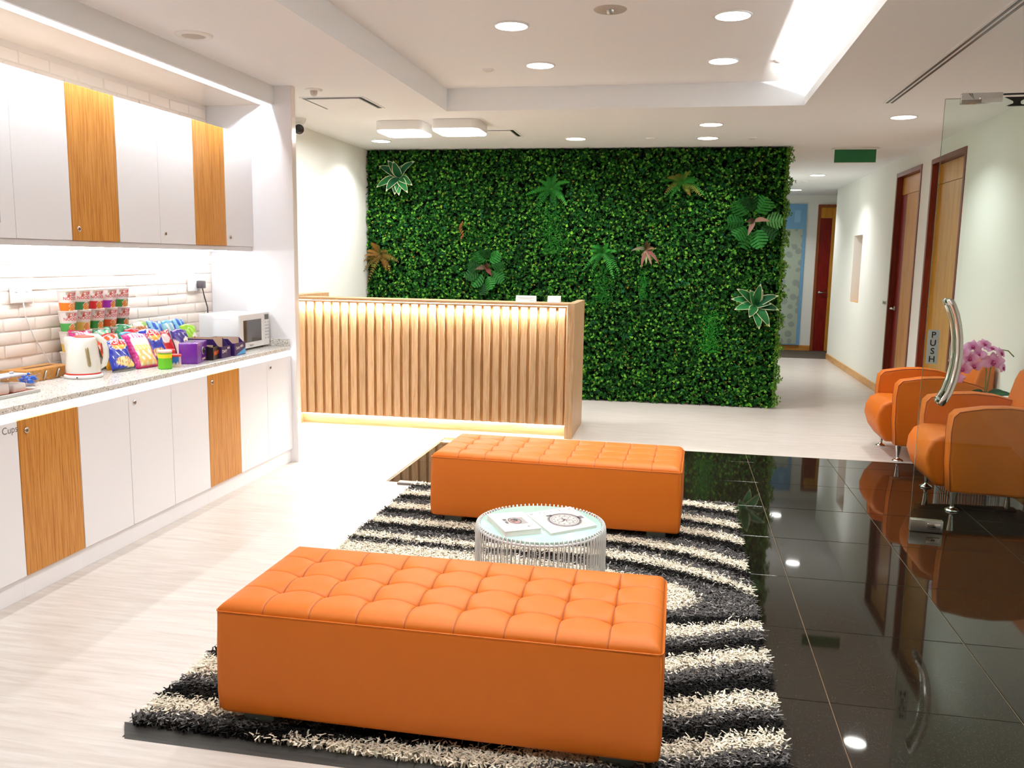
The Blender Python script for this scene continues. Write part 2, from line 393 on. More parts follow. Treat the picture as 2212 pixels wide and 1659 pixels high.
# door at the corridor's end, set in front of the end wall face
f = MB(); y0 = YE-.03; f.box(2.222, 2.268, y0, YE, .0012, 2.455, bev=.003, seg=1).box(3.16, 3.206, y0, YE, .0012, 2.455, bev=.003, seg=1).box(2.268, 3.16, y0, YE, 2.409, 2.455)
d3 = struct(f.build('door_3', grain('mahogany_light', ['#7a3d1c', '#8f4a22', '#9c5629'], (10, 10, 1), 4, .35, rand=.1)))
ys_ = YE-.018
MB().box(2.27, 2.452, ys_, YE-.001, 2.234, 2.407, bev=.001, seg=1).build('top_panel', M_MAPLE, d3)
MB().box(2.455, 3.158, ys_, YE-.001, .006, 2.407, bev=.001, seg=1).build('leaf_panel', M_MAPLE, d3)
MB().box(2.27, 2.452, ys_, YE-.001, .006, 2.231, bev=.001, seg=1).build('red_panel', M_RED, d3)
h = MB(); lever(h, (2.325, ys_, .995), ((0, -1, 0), (1, 0, 0))); h.build('door_handle', M_ALU, d3)
# blue framed frosted screen at the corridor's end
f = MB(); f.box(1.15, 2.04, YE-.04, YE, .094, 2.462)
w2 = struct(f.build('window_2', M_BLUE))
mf = mat('frosted_pattern', '#a3b0a2', .35); n_, p_ = nodes_of(mf)
tc = n_.nodes.new('ShaderNodeTexCoord'); vo = n_.nodes.new('ShaderNodeTexVoronoi'); vo.inputs['Scale'].default_value = 8; vo.feature = 'SMOOTH_F1'; vo.inputs['Smoothness'].default_value = .4
rp = n_.nodes.new('ShaderNodeValToRGB'); rp.color_ramp.elements[0].position = .40; rp.color_ramp.elements[1].position = .46
rp.color_ramp.elements[0].color = (*lin('#8e9a92'), 1); rp.color_ramp.elements[1].color = (*lin('#a5b4a3'), 1)
n_.links.new(tc.outputs['Object'], vo.inputs['Vector']); n_.links.new(vo.outputs['Distance'], rp.inputs['Fac']); n_.links.new(rp.outputs[0], p_.inputs['Base Color'])
MB().box(1.2, 1.99, YE-.046, YE-.04, .11, 2.05).build('frosted_pane', mf, w2)
MB().box(1.845, 1.94, YE-.044, YE-.04, 2.16, 2.357).build('notice_panel', mat('pale_blue', '#86b8dc', .5), w2)

# edge ramp at the front of the dark floor
b = MB(); V = [(-1.607, 2.192, .001), (XR, 2.192, .001), (XR, 2.262, .012), (-1.655, 2.262, .012), (-1.655, 2.262, 0), (XR, 2.262, 0)]
b.add(V, [(0, 1, 2, 3), (3, 2, 5, 4), (0, 3, 4), (1, 5, 2), (0, 4, 5, 1)])
tag(b.build('ramp_strip', M_RUBBER), 'dark grey sloping edge strip between white floor and the zebra rug', 'floor trim')
b = MB().box(-1.76, -1.60, 5.255, 5.315, .001, .016, bev=.003, seg=1).box(-1.625, -1.60, 5.19, 5.26, .001, .016, bev=.003, seg=1)
tag(b.build('floor_threshold', mat('threshold_grey', '#6f6a68', .5)), 'grey metal angle bar on the floor behind the rug corner', 'floor trim')

# ================================================================ ceiling fittings
def downlight(x, y, z, label, grp='round downlights'):
    t = thing('downlight', label, 'ceiling light', (x, y, z), group=grp)
    MB().lathe([(.092, -.001), (.092, -.008), (.101, -.008), (.103, -.004), (.103, 0), (.092, 0)], 32, cap0=False, cap1=False).build('trim_ring', M_WHT, t, world=False)
    MB().lathe([(.0915, -.002), (.0915, -.006)], 32).build('lens', M_LENS, t, world=False)
    l = bpy.data.lights.new('downlight_beam', 'AREA'); l.shape = 'DISK'; l.size = .17; l.energy = DOWN_W; l.color = DOWN_C; l.spread = math.radians(124)
    lo = bpy.data.objects.new('downlight_beam', l); COL.objects.link(lo); lo.parent = t; lo.location = (0, 0, -.012)
for x, y, z, lb in (
    (-.998, 5.03, T, 'lit round downlight in the raised ceiling panel, largest on its left half'),
    (-.995, 6.04, T, 'lit round downlight in the raised ceiling panel, far one on its left half'),
    (.218, 4.98, T, 'lit round downlight in the raised ceiling panel, largest on its right half'),
    (.217, 6.05, T, 'lit round downlight in the raised ceiling panel, far one on its right half'),
    (-2.962, 8.39, H, 'lit round downlight by the white side wall, half behind the square lamp'),
    (-1.023, 8.37, H, 'lit round downlight on its own above the middle of the leafy wall'),
    (.199, 7.60, H, 'lit round downlight just beyond the raised ceiling panel, nearer of two'),
    (.197, 8.41, H, 'lit round downlight right in front of the leafy wall top, farther of two'),
    (1.645, 7.356, H, 'lit round downlight near the right wall doors, before the green sign'),
    (1.687, 11.96, H, 'lit round downlight in the corridor just under the green sign'),
    (1.703, 14.3, H, 'lit round downlight deep in the corridor beside the leafy edge'),
    (1.09, 12.2, H, 'added unseen downlight in the corridor hidden behind the leafy wall'),  # unseen lamp, added to brighten the corridor
    (-.998, 3.9, T, 'added unseen downlight in the raised ceiling above the glass topped drum table'),  # this and the next three: added out of view to light benches and floor
    (.218, 3.9, T, 'added unseen downlight in the raised ceiling above the rug edge'),
    (-.998, 2.6, T, 'added unseen downlight in the raised ceiling above the near bench'),
    (.218, 2.6, T, 'added unseen downlight in the raised ceiling above the near bench end'),
    (-.998, 1.2, T, 'added unseen downlight in the raised ceiling in front of the near bench'),  # out-of-view pair added to light the bench fronts
    (.218, 1.2, T, 'added unseen downlight in the raised ceiling in front of the rug corner')):
    downlight(x, y, z, lb)
# cove strip
MB_ = MB().box(TX1+.09, TX1+.11, 3.2, 6.05, H+.026, H+.034)
tag(MB_.build('cove_light', M_LEDC), 'glowing cove light strip hidden along the raised ceiling edge', 'light strip')
def square_lamp(cx, cy, lb):
    t = thing('square_lamp', lb, 'ceiling light', (cx, cy, H), group='square surface ceiling lamps')
    def sq(a, r, n=6): return [(sx*(a-r)+r*math.cos(t0+k*PI/2/n), sy*(a-r)+r*math.sin(t0+k*PI/2/n)) for sx, sy, t0 in ((1, 1, 0), (-1, 1, PI/2), (-1, -1, PI), (1, -1, 1.5*PI)) for k in range(n+1)]
    MB().prism(sq(.205, .07), 2, -.075, 0, bev=.004).build('housing', M_WHT, t, world=False)
    MB().prism(sq(.198, .066), 2, -.09, -.0755, bev=.006).build('diffuser', M_PANEL, t, world=False)
    l = bpy.data.lights.new('lamp_glow', 'AREA'); l.shape = 'SQUARE'; l.size = .36; l.energy = 22; l.color = DOWN_C
    lo = bpy.data.objects.new('lamp_glow', l); COL.objects.link(lo); lo.parent = t; lo.location = (0, 0, -.095)
square_lamp(-2.385, 7.37, 'square white surface lamp with rounded corners, nearer the white side wall')
square_lamp(-1.885, 7.33, 'square white surface lamp with rounded corners, beside the small slot grille')
def slot_square(cx, cy, a, lb):
    t = thing('air_diffuser', lb, 'air vent', (cx, cy, H), group='square slot air diffusers')
    MB().box(-a/2, a/2, -a/2, a/2, -.003, -.001).build('dark_slot', M_BLK, t, world=False)
    MB().box(-a/2+.03, a/2-.03, -a/2+.03, a/2-.03, -.012, -.003, bev=.002, seg=1).build('centre_panel', M_CEIL, t, world=False)
    f = MB(); e = a/2+.012
    for q in ((-e, e, -e, -a/2), (-e, e, a/2, e), (-e, -a/2, -a/2, a/2), (a/2, e, -a/2, a/2)): f.box(*q, -.006, 0)
    f.build('frame', M_CEIL, t, world=False)
slot_square(-2.53, 6.33, .46, 'square flush air diffuser with dark slot beside the kitchen end panel')
slot_square(-1.72, 7.96, .42, 'square flush air diffuser with dark slot behind the square lamps')
t = thing('slot_grille', 'long twin black slot air grille along the right ceiling', 'air vent', (1.40, 4.4, H))
MB().box(-.04, .04, -2.4, 2.33, -.004, 0).build('frame', M_CEIL, t, world=False)
for x in (-.0155, .0155): MB().box(x-.0075, x+.0075, -2.38, 2.32, -.0058, -.0038).build('dark_slot', M_BLK, t, world=False)
t = thing('ceiling_speaker', 'round white ceiling grille over the kitchen counter', 'ceiling speaker', (-2.562, 4.345, H))
MB().lathe([(.060, -.004), (.062, -.010), (.095, -.006), (.098, 0)], 36, cap0=False, cap1=False).build('rim', M_WHT, t, world=False)
gr = MB().lathe([(.061, -.003), (.061, -.006)], 36)
for i in range(-5, 6): w = math.sqrt(.058**2-(i*.01)**2); gr.box(-w, w, i*.01-.002, i*.01+.002, -.0085, -.006)
gr.build('grille', mat('grille_grey', '#d2ccc4', .6), t, world=False)
t = thing('motion_sensor', 'small domed motion sensor on the ceiling by the kitchen panel', 'sensor', (-2.54, 5.82, H))
MB().lathe([(.060, 0), (.058, -.006), (.03, -.010), (.0, -.010)], 24, cap0=False, cap1=False).build('base_plate', M_WHT, t, world=False)
MB().lathe([(.026, -.010), (.025, -.028), (.018, -.042), (.006, -.047), (0, -.047)], 20, cap0=False, cap1=False).build('dome', mat('dome_grey', '#cfc8c2', .3), t, world=False)
t = thing('unlit_fitting', 'grey round unlit fitting at the top middle of the raised ceiling', 'ceiling fitting', (-.421, 4.79, T))
MB().lathe([(.02, -.004), (.083, -.005), (.088, 0)], 32, cap0=False, cap1=False).build('plate', mat('plate_grey', '#b9b0a6', .5), t, world=False)
MB().lathe([(.02, -.003), (.018, -.02), (.008, -.026), (0, -.026)], 16, cap0=False, cap1=False).build('nozzle', M_ALU, t, world=False)
for x, y, z, lb in ((-1.38, 6.14, T, 'small white sprinkler cap on the raised ceiling, left of the downlights'), (.578, 6.09, T, 'small sprinkler cap beside the bright ceiling cove'),
                    (-.327, 8.39, H, 'small white sprinkler cap above the middle of the leafy wall'), (.595, 8.43, H, 'small white sprinkler cap above the right end of the leafy wall'), (1.64, 12.8, H, 'small sprinkler cap between the two corridor downlights')):
    t = thing('sprinkler_cap', lb, 'sprinkler', (x, y, z), group='flush sprinkler caps')
    MB().lathe([(.042, 0), (.040, -.006), (.036, -.008), (0, -.008)], 20, cap0=False, cap1=False).build('cover', M_CEIL, t, world=False)
    MB().lathe([(.030, -.008), (.028, -.013), (0, -.013)], 20, cap0=False, cap1=False).build('cap', M_WHT, t, world=False)
t = thing('security_camera', 'white bullet security camera with black face by the kitchen panel', 'camera', (-3.187, 7.0, H))
MB().lathe([(.055, 0), (.050, -.03), (.035, -.05)], 20, cap0=False).build('mount', M_WHT, t, world=False)
Rm = Matrix.Translation((.0, -.02, -.085)) @ Matrix.Rotation(.5, 4, 'Z') @ Matrix.Rotation(PI/2+.25, 4, 'X')
hb = MB().lathe([(.030, -.06), (.046, -.05), (.048, .05), (.044, .056)], 20); hb.v = [tuple(Rm @ Vector(p)) for p in hb.v]; hb.build('housing', M_WHT, t, world=False)
hb = MB().lathe([(.041, .0562), (.039, .060), (0, .0605)], 20, cap0=True, cap1=False); hb.v = [tuple(Rm @ Vector(p)) for p in hb.v]; hb.build('lens_face', M_BLK, t, world=False)
t = thing('exit_sign', 'plain green hanging sign panel under the corridor ceiling', 'sign', (1.65, 9.27, H))
MB().box(-.22, .22, -.03, .03, -.012, 0, bev=.003, seg=1).build('mounting_bar', M_WHT, t, world=False)
MB().box(-.195, .195, -.007, .007, -.137, -.012).build('panel', mat('sign_green', '#0f6b3a', .35), t, world=False)
MB().box(-.198, .198, -.009, .009, -.143, -.137).build('edge_strip', M_WHT, t, world=False)

# ================================================================ kitchen run on the left wall
P0 = .3708
struct_t = struct(MB().box(-2.79, -2.767, -1.5, YK, 2.487, H).box(-2.857, -2.79, -1.5, YK, 2.531, H).box(-2.862, -2.857, -1.5, YK, 2.487, H).build('trim_1', M_CEIL))
MB().box(XK, -2.862, -1.5, YK, 2.487, 2.505).build('gloss_soffit_panel', M_LAMG, struct_t)
tag(MB().box(-2.8035, -2.7935, -1.0, YK-.005, 2.521, 2.5305).build('light_strip', M_LEDK), 'white light strip recessed in the bulkhead above the wall cabinets', 'light strip')
t = thing('end_panel', 'tall white panel closing the kitchen run beside the reception desk', 'panel', (-2.96, 5.70, 0))
MB().box(XK, -2.643, YK, 5.735, 0, H, bev=.0015, seg=1).build('board', M_LAM, t)
MB().box(-2.6435, -2.640, YK+.001, 5.734, .0, H-.001).build('edge_band', mat('edge_band', '#ece2d8', .12, coat=.5), t)
def lock(parent, x, y, z):
    l = MB(); l.tube([(x, y, z), (x+.004, y, z)], .0125, 18, 0); l.tube([(x+.004, y, z), (x+.006, y, z)], .009, 16, 1)
    l.box(x+.0055, x+.0066, y-.0012, y+.0012, z-.005, z+.005, 2)
    l.build('lock', [M_CHROME, mat('lock_core', '#8a6a52', .3, metal=.6) if 'lock_core' not in MATS else MATS['lock_core'], M_BLK], parent)
up_lb = ['end white wall cabinet next to the tall panel, small lock at its corner', 'oak fronted wall cabinet, the narrower one near the tall panel', 'white wall cabinet with a lock, joining the oak one near the tall panel',
         'white wall cabinet without lock between a locked white and an oak front', 'oak fronted wall cabinet with lock, the broader one at the left', 'white wall cabinet without lock, next to the glazed one', 'white framed wall cabinet with dark glass door at the picture edge', 'white wall cabinet beyond the glazed one', 'plain white wall cabinet at the run end']
xu = -2.942
for k in range(9):
    y1 = YK-.0005-P0*k; y0 = y1-P0+.0005
    t = thing('wall_cabinet', up_lb[k], 'cabinet', ((XK+xu)/2, (y0+y1)/2, 1.526), group='wall cabinets over the counter')
    wood = k in (1, 4)
    MB().box(XK+.009, xu-.02, y0, y1, 1.526, 2.28).build('carcass', M_LAM, t)
    MB().box(XK+.009, xu-.014, y0, y1, 1.50, 1.5255).box(XK+.02, xu-.012, y0, y1, 1.4985, 1.5005).build('light_rail', M_LAM, t)
    d = MB()
    if k == 6:
        d.box(xu-.019, xu, y0+.0015, y0+.09, 1.528, 2.28).box(xu-.019, xu, y1-.088, y1-.0015, 1.528, 2.28).box(xu-.019, xu, y0+.09, y1-.088, 1.528, 1.594).box(xu-.019, xu, y0+.09, y1-.088, 2.21, 2.28)
        do = d.build('door', M_LAM, t)
        MB().box(xu-.012, xu-.008, y0+.09, y1-.088, 1.594, 2.21).build('glass_pane', mat('smoked_glass', '#20333a', .08, coat=.4), do)
        MB().box(xu-.007, xu+.001, y1-.096, y1-.088, 1.594, 2.21).box(xu-.007, xu+.001, y0+.09, y0+.098, 1.594, 2.21).box(xu-.007, xu+.001, y0+.098, y1-.096, 1.594, 1.60).build('glazing_bead', mat('bead_grey', '#b8bdc6', .3), do)
    else:
        do = d.box(xu-.019, xu, y0+.0015, y1-.0015, 1.528, 2.28, bev=.0015, seg=1).build('door', M_OAK if wood else M_LAM, t)
    if k in (0, 2, 4): lock(do, xu, y0+.047, 1.585)
tag(MB().box(-3.14, -3.12, 2.4, 5.62, 1.492, 1.4985).build('light_strip', M_LEDU), 'white light strip under the wall cabinets lighting the brick splashback', 'light strip')
lo_lb = ['white base cabinet next to the tall panel, lock at its top corner', 'white base cabinet without lock, second from the tall panel', 'narrow looking oak base cabinet with lock under the microwave boxes', 'white base cabinet without lock, joining the far oak one', 'white base cabinet with a lock in the middle of the run',
         'white base cabinet without lock, joining the near oak one', 'large looking oak base cabinet with lock below the kettle end', 'white base cabinet with black lettering at the picture edge', 'plain white base cabinet beyond the lettered one']
xd = -2.68
for k in range(9):
    y1 = YK-.0005-P0*k; y0 = y1-P0+.0005
    t = thing('base_cabinet', lo_lb[k], 'cabinet', (-2.98, (y0+y1)/2, .0015), group='base cabinets under the counter')
    wood = k in (2, 6)
    MB().box(XK+.009, xd-.021, y0, y1, .095, .8075).build('carcass', M_LAM, t)
    MB().box(-2.715, -2.697, y0, y1, .0015, .0945).build('toe_kick', M_LAM, t)
    do = MB().box(xd-.019, xd, y0+.0015, y1-.0015, .10, .772, bev=.0015, seg=1).build('door', M_OAK if wood else M_LAM, t)
    if k in (0, 2, 4, 6): lock(do, xd, y0+.047, .7245)
    if k == 7:
        l = MB(); text_on(l, 'd Cups', .042, (xd+.0006, 3.018, .728), (0, 1, 0), (0, 0, 1)); l.build('lettering', M_TXTG, do)
t = thing('worktop', 'speckled white stone worktop with upstand along the kitchen run', 'worktop', (-2.98, 4.0, .808))
MB().box(XK+.001, -2.685, 2.34, YK-.0005, .808, .836, bev=.002, seg=1).build('slab', M_TERR, t)
MB().box(XK+.009, XK+.024, 2.34, YK-.016, .8362, .888, bev=.001, seg=1).box(XK+.009, -2.687, YK-.0155, YK-.0005, .8362, .888, bev=.001, seg=1).build('upstand', M_TERR, t)
tag(MB().box(-2.7005, -2.690, 2.36, 5.655, .783, .8075).build('light_strip', M_LEDB), 'white light strip tucked under the stone worktop edge', 'light strip')

WT = .8362
def place(t, x, y, z=WT, rz=0): t.location = (x, y, z); t.rotation_euler = (0, 0, rz); return t
# kettle
def kettle():
    t = thing('kettle', 'white electric kettle with red stripe and water gauge on the worktop', 'kettle', (-2.985, 3.90, WT), math.radians(37))
    MB().lathe([(.086, 0), (.092, .003), (.092, .014), (.086, .018)], 32).build('base', M_WHT, t, world=False)
    n = 36; V = []; F = []; C = None
    lv = [(.019, .080, .0), (.026, .082, 0), (.05, .083, 0), (.09, .080, 0), (.13, .075, .001), (.16, .070, .003), (.185, .064, .006), (.2, .058, .009), (.206, .05, .012)]
    for z, r, sh in lv:
        for j in range(n):
            a = 2*PI*j/n; ca, sa = math.cos(a), math.sin(a)
            sp = max(0, -ca)**14*max(0, (z-.11)/.09)**1.3*.034
            V.append((sh+r*ca-sp, r*.86*sa*(1-.5*min(1, sp*30)*0), z+(.004 if sp > .015 else 0)))
    for i in range(len(lv)-1): F += [(i*n+j, i*n+(j+1) % n, (i+1)*n+(j+1) % n, (i+1)*n+j) for j in range(n)]
    F.append(tuple(range((len(lv)-1)*n, len(lv)*n))); F.append(tuple(range(n-1, -1, -1)))
    mk = mat('kettle_white', '#eceae0', .18, coat=.3)
    MB().add(V, F, 0, True).build('body', mk, t, world=False)
    MB().lathe([(.0825, .0185), (.0835, .0195), (.0835, .024), (.0825, .0255)], 36, cap0=False, cap1=False).build('red_band', mat('kettle_red', '#c8281c', .3), t, world=False).scale = (1, .865, 1)
    ld = MB().lathe([(.05, 0), (.046, .006), (.03, .010), (0, .011)], 28, cap1=False); ld.v = [(x+.012, y*.86, z+.206) for x, y, z in ld.v]; ld.build('lid', mat('kettle_lid', '#e2503a', .35), t, world=False)
    h = MB(); P = [(.02, 0, .206), (.045, 0, .210), (.074, 0, .204), (.096, 0, .182), (.107, 0, .145), (.108, 0, .10), (.098, 0, .062), (.078, 0, .046)]
    h.tube(P, [.014, .015, .016, .016, .016, .015, .013, .010], 12); h.v = [(x, y*.8, z) for x, y, z in h.v]; h.build('handle', mk, t, world=False)
    s_ = MB().box(.086, .091, -.0135, .0135, .115, .175, bev=.004); s_.build('handle_grip', MATS['kettle_red'], t, world=False)
    g = MB(); k = 10; pv = []
    for i in range(k+1):
        z = .062+.095*i/k; r = float(np.interp(z, [.05, .09, .13, .16], [.083, .080, .075, .070]))
        x = .030+.012*(1-i/k)*0-.010*i/k; y = -.86*math.sqrt(r*r-x*x)
        pv.append((x, y-.0005, z))
    g.tube(pv, [.006]+[.0085]*(k-1)+[.006], 8); g.build('water_gauge', mat('gauge', '#8a7a52', .15, coat=.5), t, world=False)
    l = MB(); 
    l.tube([(-.03, -.0865, .009), (-.03, -.0885, .009)], .004, 10); l.build('base_stud', M_DKGREY, t, world=False)
    c = MB(); inv = Matrix.Rotation(-math.radians(37), 3, 'Z'); c.tube([(-.088, -.02, .004)]+[tuple(inv @ (Vector(p)-Vector((-2.985, 3.90, WT)))) for p in ((-3.09, 3.86, WT+.0035), (-3.13, 3.93, WT+.0035), (-3.17, 3.985, WT+.0035), (-3.215, 4.0, WT+.006), (-3.243, 3.995, WT+.04), (-3.258, 3.965, WT+.10), (-3.263, 3.90, WT+.20), (-3.263, 3.85, WT+.31), (-3.26, 3.838, WT+.385))], .0032, 8); c.build('cord', M_WHT, t, world=False)
kettle()
# cup noodles: 4 rows x 5 columns
cupcol = [['#8a2a2a', '#3f8f3a', '#d7402c', '#e8b21f', '#2f8f4a'], ['#e6c04a', '#d7402c', '#2f8f4a', '#e8571f', '#3f8f3a'], ['#4aa24a', '#e5c560', '#2f8f3a', '#ea5a1c', '#1f6b3f'], ['#f07d1a', '#1e7f4a', '#d91f2a', '#9a2ab0', '#3f8f3a']]
cupnm = {'#8a2a2a': 'dark brown', '#3f8f3a': 'leaf green', '#d7402c': 'tomato red', '#e8b21f': 'amber', '#2f8f4a': 'mid green', '#e6c04a': 'yellow', '#e8571f': 'red orange', '#4aa24a': 'light green', '#e5c560': 'pale yellow', '#2f8f3a': 'grass green', '#ea5a1c': 'bright orange', '#1f6b3f': 'dark green', '#f07d1a': 'orange', '#1e7f4a': 'emerald', '#d91f2a': 'red', '#9a2ab0': 'purple'}
HC = .1088
def cup_print(u, v, c):
    """u angle -1..1 about the front, v height 0..1"""
    if v > .93: return lin('#efeae2')
    e = ((u-.16)/.34)**2+((v-.14)/.25)**2
    if e < .78:
        k = math.sin(u*61+v*17)*math.sin(u*23-v*41); return lin('#e8b06a') if k > .15 else (lin('#c9551f') if k < -.35 else lin('#dd8a3a'))
    if e < 1: return lin('#f4efe6')
    if v < .40: return lin(c)
    if v > .80 and -.42 < u < -.05: return lin('#b9ac98')
    if .66 < v < .80 and -.30 < u < -.08: return lin('#b65a34')
    if (u-.33)**2/.012+(v-.86)**2/.003 < 1: return lin('#d8505c')
    return lin('#f3eeea')
wd = {}
def cup(row, col):
    c = cupcol[row][col]; n, k = 40, 26; V = []; F = []; C = []
    prof = lambda v: .0345+.0115*v+(.0022 if v > .955 else 0)
    for i in range(k+1):
        v = i/k
        for j in range(n):
            a = 2*PI*j/n-PI; V.append((prof(v)*math.sin(a), -prof(v)*math.cos(a), v*HC*.985)); C.append(cup_print(a/PI*2.2, v, c))
    for i in range(k): F += [(i*n+j, i*n+(j+1) % n, (i+1)*n+(j+1) % n, (i+1)*n+j) for j in range(n)]
    F.append(tuple(range(n-1, -1, -1)))
    pos = ['at the kettle end', 'second from the kettle', 'in the middle', 'fourth from the kettle', 'at the far end'][col]
    rw = ['bottom', 'second', 'third', 'top'][row]
    t = thing('noodle_cup', f'noodle cup with {cupnm[c]} band, {rw} row of the stack, {pos}', 'noodle cup', (-3.186, 4.062+.1135*col, WT+HC*row), math.radians(62+random.uniform(-7, 7)), 'instant noodle cups stacked against the bricks')
    MB().add(V, F, 0, True, C).build('cup', M_PRINT, t, world=False)
    MB().lathe([(.0478, HC*.984), (.0482, HC*.992), (.046, HC)], n).build('lid', mat('lid_paper', '#efe8e0', .4) if 'lid_paper' not in MATS else MATS['lid_paper'], t, world=False)
    if 'cup' not in wd:
        l = MB()
        for s_, z, sz in (('CUP', .74, .024), ('NOODLES', .545, .0205)):
            v, f = text_mesh(s_, sz, bold=.012); vv = []
            for x, y in v:
                h = z+y*1.1/HC; r = prof(h)+.0006; a = (x+.012)/.04; vv.append((r*math.sin(a), -r*math.cos(a), h*HC*.985))
            l.add(vv, f, 0)
        wd['cup'] = l.build('lettering', M_TXTR, t, world=False)
    else:
        o = wd['cup'].copy(); COL.objects.link(o); o.parent = t
for r_ in range(4):
    for c_ in range(5): cup(r_, c_)

# snack bags
def bag(x, y, lean, h, w, th, pf, label, rz=90, words=(), roll=0, z=WT):
    n, k = 22, 30
    t = thing('snack_bag', label, 'snack bag', (x, y, z)); t['group'] = 'snack bags heaped on the worktop'
    ph = random.uniform(0, 9)
    def surf(u, v, side):
        e = max(0, 1-abs(u)**2.6)**.55*max(0, 1-abs(2*v-1)**5)**.6
        wr = .10*math.sin(9*u+ph+5*v)*math.sin(7*v+ph*2+3*u)+.06*math.sin(23*v+11*u+ph)
        wr2 = .05*math.sin(13*u+ph*3)*(abs(2*v-1)**4)
        ww = w*(.5-.035*(1-abs(2*v-1)**4)+.012*math.sin(8*v+ph))
        return (u*ww, -side*th*.5*(e*(1+wr)+wr2), v*h+.006*math.sin(3*u+ph)*(v > .9))
    m = MB()
    for side in (1, -1):
        V = []; C = []; F = []
        for i in range(k+1):
            for j in range(n+1):
                u, v = 2*j/n-1, i/k; V.append(surf(u, v, side)); C.append(lin(pf(u, v)) if side > 0 else lin(pf(1, .5)))
        for i in range(k):
            for j in range(n):
                q = (i*(n+1)+j, i*(n+1)+j+1, (i+1)*(n+1)+j+1, (i+1)*(n+1)+j); F.append(q if side > 0 else q[::-1])
        m.add(V, F, 0, True, C)
    m.build('bag', M_FOIL, t, world=False)
    for (s_, u0, v0, sz, mt) in words:
        l = MB(); v_, f_ = text_mesh(s_, sz, bold=.01); vv = []
        for px, py in v_:
            u = u0+px/(w*.5); v = v0+py/h; p = surf(max(-1, min(1, u)), v, 1); vv.append((p[0], p[1]-.0012, p[2]))
        l.add(vv, f_, 0); l.build('lettering', mt, t, world=False)
    bb = min((Matrix.Rotation(math.radians(rz), 3, 'Z') @ Matrix.Rotation(math.radians(-lean), 3, 'X') @ Matrix.Rotation(math.radians(roll), 3, 'Y') @ Vector(p)).z for p in m.v)
    t.rotation_euler = (Matrix.Rotation(math.radians(rz), 3, 'Z') @ Matrix.Rotation(math.radians(-lean), 3, 'X') @ Matrix.Rotation(math.radians(roll), 3, 'Y')).to_euler()
    t.location.z = z-bb
def chips(u, v, cx, cy, rx, ry): return ((u-cx)/rx)**2+((v-cy)/ry)**2
def p_blue(u, v):
    if v > .97 or v < .03: return '#e8e4e0'
    q = chips(u, v, .05, .80, .62, .15)
    if q < 1:
        if v > .79: return '#c4161c' if q > .72 or abs(v-.85) > .05 else '#d5242a'
        return '#f0a52a' if q > .35 else '#f6c65a'
    if q < 1.25: return '#f1ece4'
    if chips(u, v, .0, .28, .68, .15) < 1: return '#f3d9a0' if math.sin(31*u)*math.sin(19*v+3*u) > -.3 else '#b5722e'
    if chips(u, v, .45, .17, .45, .1) < 1: return '#ead27a'
    if v < .10: return '#16163a'
    return '#1c2fa0'
def p_pink(u, v):
    if v > .95: return '#b3154f'
    if v < .05: return '#c01a5e'
    if abs(u) > .72: return '#d23a8a' if math.sin(60*v+9*u) > 0 else '#a81a66'
    if v > .8: return '#f3e3ea' if math.sin(25*u+9*v) > -.2 else '#d23a8a'
    if .62 < v <= .8: return '#f4ead8'
    if .48 < v <= .62: return '#e2d25a' if math.sin(22*u+31*v) > 0 else '#f0e4c0'
    return '#eec070' if math.sin(14*u)*math.sin(20*v) > -.3 else '#f2e8d4'
def p_orange(u, v):
    if v > .93: return '#d8231c'
    if v > .6: return '#ee5a1c' if math.sin(9*u+12*v) > -.4 else '#f7e9dc'
    return '#f0681c' if v > .3 else '#e2a11c'
def p_red(u, v):
    if v > .95: return '#a3101a'
    return '#c8141e' if chips(u, v, 0, .7, .6, .15) > 1 else '#f0e0d8'
def p_green(u, v):
    if v > .95: return '#0d5a32'
    if chips(u, v, .15, .72, .5, .12) < 1: return '#c9222c' if v > .70 else '#f2ece0'
    return '#1f8a55' if u < .6 else '#e6cf3a'
def p_teal(u, v):
    if v > .93: return '#2c8a62'
    return '#58b88a' if math.sin(12*u+15*v) > -.5 else '#eef3ea'
def p_brown(u, v):
    if v > .88: return '#7fb53a' if u > 0 else '#f0eee4'
    if chips(u, v, -.2, .75, .7, .2) < 1: return '#c07a3a' if math.sin(20*u)*math.sin(14*v) > -.2 else '#8f4a1e'
    return '#f0e6d2'
def p_lblue(u, v):
    if v > .93: return '#4aa6d8'
    return '#9fd6e6' if math.sin(7*u+9*v) > -.3 else '#eef6f6'
def p_royal(u, v): return '#2a5cc8' if math.sin(8*u+5*v) > -.2 else '#8fd0ea'
def p_nuts(u, v, top='#3a1f78'):
    if v > .6+.12*math.sin(4*u): return top
    if chips(u, v, 0, .34, .7, .26) < 1:
        k = math.sin(21*u)*math.sin(25*v); return '#c98a3e' if k > .1 else ('#8f3a22' if k < -.3 else '#efe2c6')
    return '#efe6d6'
p_lime = lambda u, v: p_nuts(u, v, '#8fc42a')
bag(-2.935, 4.165, 24, .182, .165, .052, p_blue, 'blue crisp bag with white and red logo, right beside the kettle', rz=80, words=(('Lay\'s', .0, .835, .034, M_TXTW),))
bag(-2.905, 4.335, 30, .215, .175, .055, p_pink, 'pink and cream crisp bag showing yellow crisps, in front row middle', rz=78)
bag(-2.945, 4.508, 22, .212, .165, .052, p_blue, 'blue crisp bag with big red logo, behind the green tub', rz=80, words=(('Lay\'s', .0, .835, .036, M_TXTW),))
bag(-3.02, 4.235, 24, .205, .17, .05, p_orange, 'orange red snack bag with yellow letters, behind the blue bag near the kettle', rz=82, words=(('Ro', .35, .62, .04, mat('yellow_ink', '#f6d23a', .5)),))
bag(-2.995, 4.405, 24, .205, .15, .045, p_lblue, 'pale blue and white snack bag, squeezed behind the pink one', rz=82)
